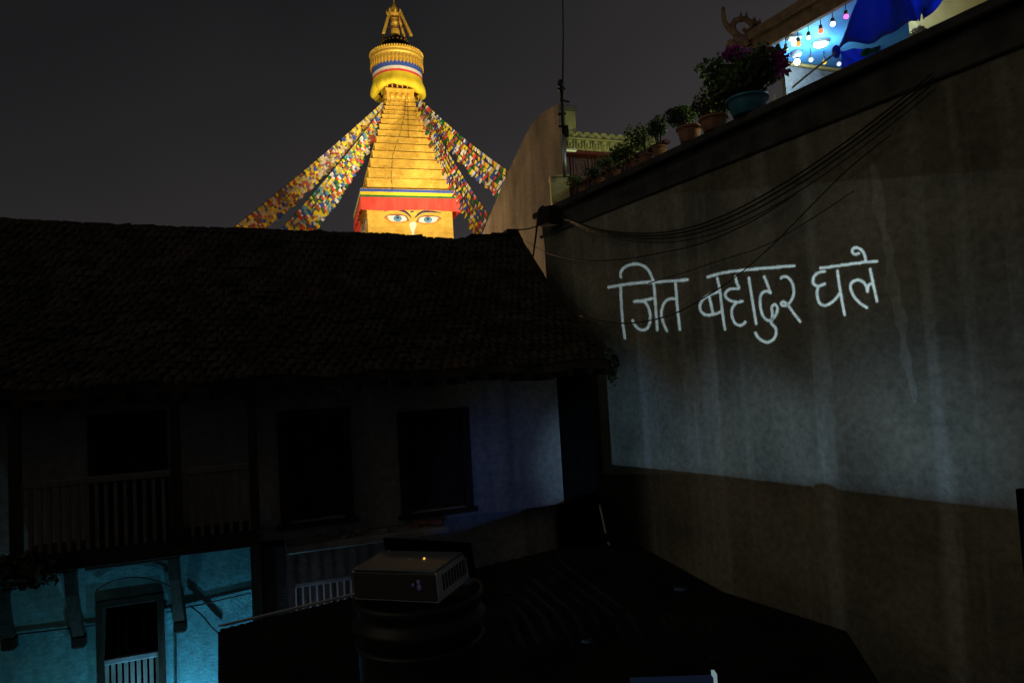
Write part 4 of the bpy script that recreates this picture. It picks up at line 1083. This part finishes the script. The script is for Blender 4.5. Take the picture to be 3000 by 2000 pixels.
# puffed yellow skirt gathered underneath
n = 96; v = []; f = []; prof = [(.985, 0), (1.0, .35), (1.05, .8), (1.10, 1.3), (1.09, 1.65), (1.02, 1.9), (.93, 1.92), (.84, 1.75), (.78, 1.4)]
zs_ = z_blue-1.02
for j, (rr2, dd) in enumerate(prof):
    for k in range(n):
        a = 2*math.pi*k/n; wv = j/(len(prof)-1)
        fold = 1+.035*wv*math.sin(13*a+1.3)+.025*wv*math.sin(29*a)+.045*wv*math.sin(3*a+.6)
        drop = 1+.13*math.sin(2*a+2.4)*wv+.06*math.sin(7*a)*wv
        v.append((Rp*rr2*fold*math.cos(a), Rp*rr2*fold*math.sin(a), zs_-dd*.68*drop+.03*math.sin(3*a+1)*(1-wv)))
for j in range(len(prof)-1):
    for k in range(n): f.append((j*n+k, j*n+(k+1) % n, (j+1)*n+(k+1) % n, (j+1)*n+k))
MB().add(v, f).build('yellow_skirt', T['yellow'], st, True)
# pinnacle above the parasol
zp = z_dt+.5
zk = za(1172, 48); zt_ = za(1170, 22); ztip = za(1170, -6)
MB().lathe([(Rp*.62, zp-.05), (Rp*.66, zp+.25), (Rp*.5, zp+.45), (Rp*.56, zp+.75), (Rp*.40, zp+.95), (Rp*.44, zp+1.15), (.05, zp+1.2)], 32).build('lotus_base', T['darkwood'], st, True)
for k in range(20):
    a = 2*math.pi*k/20; MB().sphere((Rp*.5*math.cos(a), Rp*.5*math.sin(a), zp+.8), .1, 6, 5, (1, 1, 1.5)).build('base_petal', T['brass'], st, True)
zb1 = za(1173, 108)
rk = lambda p_: p_*s_px
rb_ = lambda p_: p_*s_px*.78
bell = [(rb_(19), zb1), (rb_(19), zb1+.3), (rb_(17), zb1+.65), (rb_(12), zb1+.95), (rb_(7), zb1+1.05), (rb_(16), zb1+1.12), (rb_(17), zb1+1.35), (rb_(9), zb1+1.5), (rb_(15), zb1+1.62), (rb_(14), zb1+1.78), (rb_(7), zb1+1.9), (rb_(10), zb1+2.0), (rb_(9), zb1+2.25), (rb_(5), zb1+2.4), (rb_(8), zb1+2.55), (rb_(3), zb1+2.75), (rb_(5), zb1+2.9), (rb_(2), zb1+3.2), (.02, zb1+3.4)]
MB().lathe(bell, 24).build('bell_finial', T['brass'], st, True)
z_s0 = za(1173, 120); z_s1 = zk+.15
for k in range(4):
    a = math.pi/4+k*math.pi/2; c, s2 = math.cos(a), math.sin(a)
    ra, rb = rk(60), rk(24)
    MB().hexa([Vector((c*ra+dx, s2*ra+dy2, z_s0)) for dx, dy2 in ((-.13, -.13), (.13, -.13), (.13, .13), (-.13, .13))]+[Vector((c*rb+dx, s2*rb+dy2, z_s1)) for dx, dy2 in ((-.1, -.1), (.1, -.1), (.1, .1), (-.1, .1))]).build('strut', T['brass'], st)
for fz in (.3, .68):
    rr2 = rk(60)*(1-fz)+rk(24)*fz; zz = z_s0+(z_s1-z_s0)*fz
    pts = [(rr2*math.cos(math.pi/4+k*math.pi/2), rr2*math.sin(math.pi/4+k*math.pi/2), zz) for k in range(5)]
    MB().tube(pts, .045, 5).build('tie_rod', T['oxblood'], st)
MB().lathe([(rb_(20), zk-.05), (rb_(24), zk+.1), (rb_(20), zk+.3), (rb_(14), zk+.45), (rb_(16), zk+.6), (rb_(10), zk+.9), (rb_(6), zk+1.15), (rb_(3), zt_+.35), (rb_(2), ztip), (.01, ztip+.2)], 20).build('crown', T['brass'], st, True)
for k in range(8):
    a = k*math.pi/4
    MB().tube([(rk(20)*math.cos(a), rk(20)*math.sin(a), zk+.1), (rk(24)*math.cos(a), rk(24)*math.sin(a), zk+.35), (rk(21)*math.cos(a), rk(21)*math.sin(a), zk+.68)], [.12, .1, .02], 5).build('crown_leaf', T['brass'], st, True)
# red valance with striped border round the harmika
hv = 143.5*s_px
def val(py0, py1, r_, mat, name, fold=0.0, flare=0.0):
    z0 = zf(1204, py0, hv)[1]; z1 = zf(1204, py1, hv)[1]
    v = []; f = []; nn = 60; loop = []
    for sd in range(4):
        for i in range(nn):
            t = -1+2*i/nn; a = sd*math.pi/2; x, y = t*r_, -r_
            loop.append((x*math.cos(a)-y*math.sin(a), x*math.sin(a)+y*math.cos(a), sd*nn+i, t))
    rows_ = 8
    for j in range(rows_+1):
        q = j/rows_
        for (x, y, i, t) in loop:
            k = 1+q*(fold*math.sin(i*.9+math.sin(i*.23)*2)+fold*.7*math.sin(i*2.3)+flare)
            sag = -.08*(1-t*t)*0
            v.append((x*k, y*k, z0+(z1-z0)*q*(1+.05*math.sin(i*.13)*(fold > .003))+.05*math.sin(i*.1047*2)*0))
    m_ = len(loop)
    for j in range(rows_):
        for i in range(m_): f.append((j*m_+i, j*m_+(i+1) % m_, (j+1)*m_+(i+1) % m_, (j+1)*m_+i))
    return MB().add(v, f).build(name, mat, st, True)
MB().box(-hv+.02, hv-.02, -hv+.02, hv-.02, z_hi-.25, z_hi+.012).build('eave_board', T['gold'], st)
val(556, 564, hv*1.004, T['blue'], 'blue_border'); val(564, 573.5, hv*1.003, T['yellow'], 'yellow_border'); val(573.5, 579.5, hv*1.004, T['green'], 'green_border')
val(579.5, 617, hv*1.002, T['red'], 'red_valance', .011, .012)

# painted faces, thin raised paint on the front and the left side
def disc(cx, cy, rx, ry, n=28): return [(cx+rx*math.cos(2*math.pi*k/n), cy+ry*math.sin(2*math.pi*k/n)) for k in range(n)]
def z2(pts): return [(950+x/3.92, 320+y/3.92) for x, y in pts]
def paint(name, pts, mat, lift, par, side):
    q = [zf(x, y, hw) for x, y in z2(pts)]
    mb = MB(); n = len(q)
    mb.add([(x, -hw-lift, z) for x, z in q]+[(x, -hw+.005, z) for x, z in q], [tuple(range(n))]+[(i, n+i, n+(i+1) % n, (i+1) % n) for i in range(n)])
    o = mb.build(name, mat, par)
    if side: o.rotation_euler = (0, 0, -math.pi/2)
    return o
def stroke(pts, w0, w1=0):
    sp_ = [(p.x, p.y) for p in smooth_path([Vector((x, y, 0)) for x, y in pts], 6)]; nn = len(sp_); a = []; b_ = []
    for i, (x, y) in enumerate(sp_):
        x0, y0 = sp_[max(0, i-1)]; x1, y1 = sp_[min(nn-1, i+1)]; l_ = math.hypot(x1-x0, y1-y0) or 1
        w_ = (w0+(w1-w0)*i/(nn-1))/2 if not callable(w0) else w0(i/(nn-1))/2
        a.append((x-(y1-y0)/l_*w_, y+(x1-x0)/l_*w_)); b_.append((x+(y1-y0)/l_*w_, y-(x1-x0)/l_*w_))
    return a+b_[::-1]
for side in (0, 1):
    for (cx, cy, mir) in ((842, 1254, 1), (1190, 1268, -1)):
        e = lambda pts: [(cx+(x-842)*mir, cy+(y-1254)) for x, y in pts]
        rim = [(685, 1248), (730, 1222), (790, 1208), (850, 1204), (910, 1214), (950, 1240), (972, 1282), (930, 1296), (850, 1302), (770, 1292), (720, 1272)]
        ey = paint('eye', e(rim), T['paintred'], .012, st, side)
        wht = [(722, 1226), (790, 1222), (860, 1222), (925, 1228), (950, 1262), (938, 1282), (900, 1290), (840, 1294), (780, 1288), (745, 1272)]
        if True:
            def sub(nm, pts, mat, lift):
                o = paint(nm, pts, mat, lift, ey, 0); return o
            sub('eye_white', e(wht), T['paintwhite'], .02)
            sub('iris_ring', e(disc(842, 1256, 47, 35)), T['navy'], .028)
            sub('iris', e(disc(842, 1258, 40, 29)), T['paintblue'], .034)
            sub('pupil', e(disc(842, 1248, 19, 14)), T['navy'], .042)
            sub('upper_lid', e(stroke([(690, 1240), (740, 1220), (800, 1212), (850, 1211), (910, 1220), (948, 1244), (970, 1284)], 5, 9)), T['navy'], .046)
            sub('crease', e(stroke([(700, 1222), (770, 1200), (850, 1192), (920, 1204), (960, 1232)], 3, 4)), T['paintred'], .014)
            sub('lower_lid', e(stroke([(722, 1272), (780, 1295), (850, 1302), (920, 1298), (968, 1284)], 3, 4)), T['paintred'], .05)
    paint('eyebrow', stroke([(690, 1168), (780, 1152), (880, 1160), (940, 1185), (980, 1222), (1000, 1252)], lambda t: 6+20*math.sin(math.pi*min(1, t*1.05))), T['navy'], .015, st, side)
    paint('eyebrow', stroke([(1340, 1190), (1250, 1178), (1150, 1176), (1095, 1196), (1060, 1228), (1036, 1252)], lambda t: 6+20*math.sin(math.pi*min(1, t*1.05))), T['navy'], .015, st, side)
    paint('forehead_mark', disc(1008, 1176, 22, 10), T['navy'], .015, st, side)
    ns = [(1008, 1440), (1000, 1400), (985, 1365), (978, 1330), (988, 1302), (1020, 1292), (1052, 1304), (1060, 1335), (1048, 1365), (1036, 1390), (1032, 1420), (1034, 1470), (1006, 1470)]
    no = paint('nose_curl', ns, T['paintwhite'], .015, st, side)
    sp_ = [(1020+r_*math.cos(a), 1335+r_*.9*math.sin(a)) for a, r_ in [(i*.5, 30-i*1.8) for i in range(15)]]
    paint('spiral', stroke(sp_, 5, 4), M('pale_ochre_paint%d' % side, (.75, .62, .4)), .024, no, 0)
# floodlights round the stupa base
for lx, ly, pw_, az_ in ((-8, -27, 26000, 5), (20, -24, 37000, 6), (-24, -2, 6000, 5), (6, -28, 18000, 10)):
    lamp('stupa_floodlight', 'SPOT', MW @ Vector((lx, ly, z_low-4)), pw_, (1, .89, .52), aim=MW @ Vector((0, 0, z_hi+az_)), size=42, blend=.8, rad=.4)

# ------------------------------------------------------------------ prayer flags
cols = ['blue', 'white', 'red', 'green', 'yellow']
fm = {}
for c in cols+['faded_white', 'sky', 'ochre', 'rust', 'umber']:
    mt = {'faded_white': M('faded_white_cloth', (.62, .5, .42), (.45, .36, .3)), 'sky': M('sky_blue_cloth', (.16, .34, .42), (.1, .24, .32)), 'rust': M('rust_red_cloth', (.40, .09, .06), (.28, .06, .04)), 'umber': M('umber_cloth', (.22, .13, .08), (.14, .08, .05)), 'ochre': M('faded_yellow_cloth', (.52, .40, .08), (.4, .3, .06))}.get(c) or T[c]
    lst = []
    for vr in range(3):
        rnd = random.Random(vr*7+len(c)); v = []; f = []
        a = .17
        for j in range(4):
            for i in range(3):
                x = (i-1)*a*(1+.05*rnd.uniform(-1, 1)); z = -j*.125
                v.append((x+.05*rnd.uniform(-1, 1)*j/3, .06*math.sin(j*1.3+vr*2+i*.8)*j/3, z))
        for j in range(3):
            for i in range(2): q = j*3+i; f.append((q, q+1, q+4, q+3))
        me = bpy.data.meshes.new('flag'); me.from_pydata(v, [], f); me.materials.append(mt); me.update()
        me.polygons.foreach_set('use_smooth', [True]*len(me.polygons)); lst.append(me)
    fm[c] = lst
def flags(p0, p1, sag, label, seed, palette, spacing=.36, fsz=1.0, start=.0, jit=.5, zs=1.0):
    rnd = random.Random(seed); p0 = Vector(p0); p1 = Vector(p1)
    n = int((p1-p0).length/spacing)
    pt = lambda t: p0+(p1-p0)*t+Vector((0, 0, -sag*4*t*(1-t)))
    o = MB().tube([pt(i/20)-p0 for i in range(21)], .02, 4).build('prayer_flag_string', T['cable']); o.location = p0
    tag(o, label, 'prayer flags', 'prayer flag strings from the stupa top')
    off = rnd.randint(0, 4)
    for i in range(n):
        t = (i+.5)/n
        if t < start or rnd.random() < .04: continue
        tg = (pt(min(1, t+.01))-pt(t-.01)).normalized()
        dn = Vector((0, 0, -1)); dn = (dn-tg*(dn.dot(tg)*.6+rnd.uniform(-.25, .25))).normalized()
        side = tg.cross(dn).normalized(); dn2 = (dn+side*rnd.uniform(-jit, jit)).normalized()
        yv = tg.cross(-dn2).normalized(); zv = -dn2; xv = yv.cross(zv)*-1 if False else tg
        c = palette[(i+off) % len(palette)]
        if rnd.random() < .3: c = rnd.choice(palette)
        fo = bpy.data.objects.new('flag', rnd.choice(fm[c])); scene.collection.objects.link(fo); fo.parent = o
        mm = Matrix.Identity(4); s = fsz*rnd.uniform(.65, 1.2); pp = pt(t)-p0
        for r_ in range(3): mm[r_][0] = xv[r_]*s; mm[r_][1] = yv[r_]*s; mm[r_][2] = zv[r_]*s*zs; mm[r_][3] = pp[r_]
        fo.matrix_basis = mm
top = ya-2.0
ordn = ['topmost', 'second', 'third', 'fourth', 'fifth', 'sixth', 'seventh', 'lowest']
pl1 = ['ochre', 'faded_white', 'rust', 'yellow', 'umber', 'faded_white', 'ochre', 'faded_white', 'yellow', 'rust', 'ochre', 'blue']  # browner colours stand in for weaker floodlight on this bundle
for i, (ex, ey, Y1) in enumerate(((640, 700, 47), (656, 705, 47.5), (671, 705, 48), (686, 708, 48.5), (700, 708, 49), (714, 708, 49.5))):
    sx0, sy0 = 1138-2*i, 283+5*i
    flags(at_y(sx0, sy0, ya-1), at_y(ex, ey, Y1), .25+.06*i, '%s string of the dim-toned prayer flag bundle running to the far left' % ordn[i], 100+i, pl1, spacing=.26, fsz=.9, zs=1.05, start=.02)
pl2 = ['blue', 'white', 'red', 'green', 'yellow', 'faded_white', 'rust', 'ochre', 'yellow', 'sky']
pl3 = ['blue', 'white', 'red', 'green', 'yellow', 'white', 'rust', 'yellow']
for i, (ex, ey, Y1) in enumerate(((788, 708, 50), (806, 708, 50.5), (828, 708, 51), (842, 708, 51.5), (856, 708, 52), (870, 706, 52.5), (884, 704, 53))):
    sx0, sy0 = 1140-1*i, 292+5*i
    flags(at_y(sx0, sy0, ya-1), at_y(ex, ey, Y1), .35+.08*i, '%s string of the bright prayer flag bundle nearest the tower on the left' % ordn[i], 200+i, pl2, spacing=.25, fsz=.82, zs=1.1, start=.02)
for i, (ex, ey, Y1) in enumerate(((1560, 545, 52), (1552, 565, 52), (1545, 580, 52), (1535, 592, 52), (1525, 605, 52))):
    flags(at_y(1228, 285+3*i, ya-1), at_y(ex, ey, Y1), .5+.15*i, '%s string of the upper right prayer flag bundle' % ordn[i], 300+i, pl3, spacing=.27, fsz=.8, jit=.5, zs=1.6)
for i, (ex, ey, Y1) in enumerate(((1480, 695, 50), (1468, 705, 50), (1456, 715, 50), (1445, 722, 50), (1434, 730, 50))):
    flags(at_y(1236-i, 312+4*i, ya-2), at_y(ex, ey, Y1), .45+.12*i, '%s string of the steep right prayer flag bundle' % ordn[i], 400+i, pl3, spacing=.26, fsz=.76, jit=.5, zs=1.6)
flags(at_y(1300, 470, ya-4), at_y(1425, 720, 50), .5, 'single thin prayer flag string beside the steep right bundle', 450, cols, spacing=.34, fsz=.62, jit=.3)

# ------------------------------------------------------------------ lamps out of view, some of them added
# warm plaza light behind the house that washes the tan wall
lamp('plaza_lamp', 'POINT', (-7, 33, CZ+1.0), 5200, (1, .64, .33), rad=.5)
# unseen cold flood; lip added to cut its light off along the walls
fp = Vector((-.65, 5.6, CZ-2.88))
fl = tag(empty('unseen_floodlight', fp), 'unseen cold white floodlight in the yard with an added lip that cuts its light', 'lamp')
aimv = (Vector((2.2, 13.0, 0))-Vector((fp.x, fp.y, 0))).normalized()
lv = aimv.cross(Vector((0, 0, 1))).normalized()
ang = math.atan2(aimv.y, aimv.x)
# lip plane z = zc + .188 x + .056 y passing just under the lamp
mb = MB(); c8 = []
for dzz in (-.03, -.012):
    for (a, b_) in ((-.1, -.9), (.34, -.9), (.34, .9), (-.1, .9)):
        q = aimv*a+lv*b_; c8.append(Vector((q.x, q.y, gx*q.x+gy*q.y+dzz)))
mb.hexa(c8).build('cutoff_lip', T['blackpaint'], fl)
mb = MB()
q0 = [aimv*-.12+lv*b_ for b_ in (-.9, .9)]
mb.hexa([q0[0]+Vector((0, 0, -.3)), q0[1]+Vector((0, 0, -.3)), q0[1]-aimv*.02+Vector((0, 0, -.3)), q0[0]-aimv*.02+Vector((0, 0, -.3)), q0[0]+Vector((0, 0, .3)), q0[1]+Vector((0, 0, .3)), q0[1]-aimv*.02+Vector((0, 0, .3)), q0[0]-aimv*.02+Vector((0, 0, .3))])
mb.build('back_plate', T['blackpaint'], fl)
for (tgt, pw_, sz, col_) in ((hp(1470, 1400, 0), 150, 28, (.13, .30, 1)), (Aw(1850, 1290), 760, 27, (.36, .66, 1)), (Aw(2200, 1310), 520, 28, (.38, .68, 1)), (Aw(2600, 1320), 340, 32, (.38, .68, 1)), (Aw(3000, 1340), 190, 38, (.38, .68, 1))):
    lamp('yard_flood', 'SPOT', fp, pw_, col_, aim=tgt, size=sz, blend=1, rad=.012)
# unseen cool lamp for the teal wall, its hood added to cut the light
lp = hp(590, 2330, .45)
hd = tag(empty('light_cut_hood', lp), 'unseen hood added to cut the light of the cool lamp below the teal wall', 'lamp')
for nm, (a, b_) in (('plate', ((520, 1786), (1100, 1650))), ('plate', ((40, 2150), (520, 1786)))):
    wa, wb = hp(*a, 0)-lp, hp(*b_, 0)-lp
    c_ = (wa+wb)*-.02+Vector((0, 0, .02)); up_ = Vector((0, 0, .02))
    mb = MB(); mb.hexa([c_+wa*.005, c_+wb*.005, wb*.24, wa*.24, c_+wa*.005+up_, c_+wb*.005+up_, wb*.24+up_, wa*.24+up_]); mb.build(nm, T['tin'], hd)
lamp('unseen_teal_light', 'SPOT', lp, 560, (.2, .68, 1.0), aim=hp(600, 1930, 0), size=95, blend=.7, rad=.02)
lamp('gap_fill', 'POINT', hp(960, 1900, .9), 2.2, (.62, .74, 1.0), rad=.05)  # unseen light added to brighten the wall and clutter behind the projector
lamp('unseen_teal_light', 'SPOT', hp(330, 2420, .75), 80, (.20, .74, .92), aim=hp(330, 1800, 0), size=100, blend=.8, rad=.05)  # second unseen light, added to lift the upper teal wall
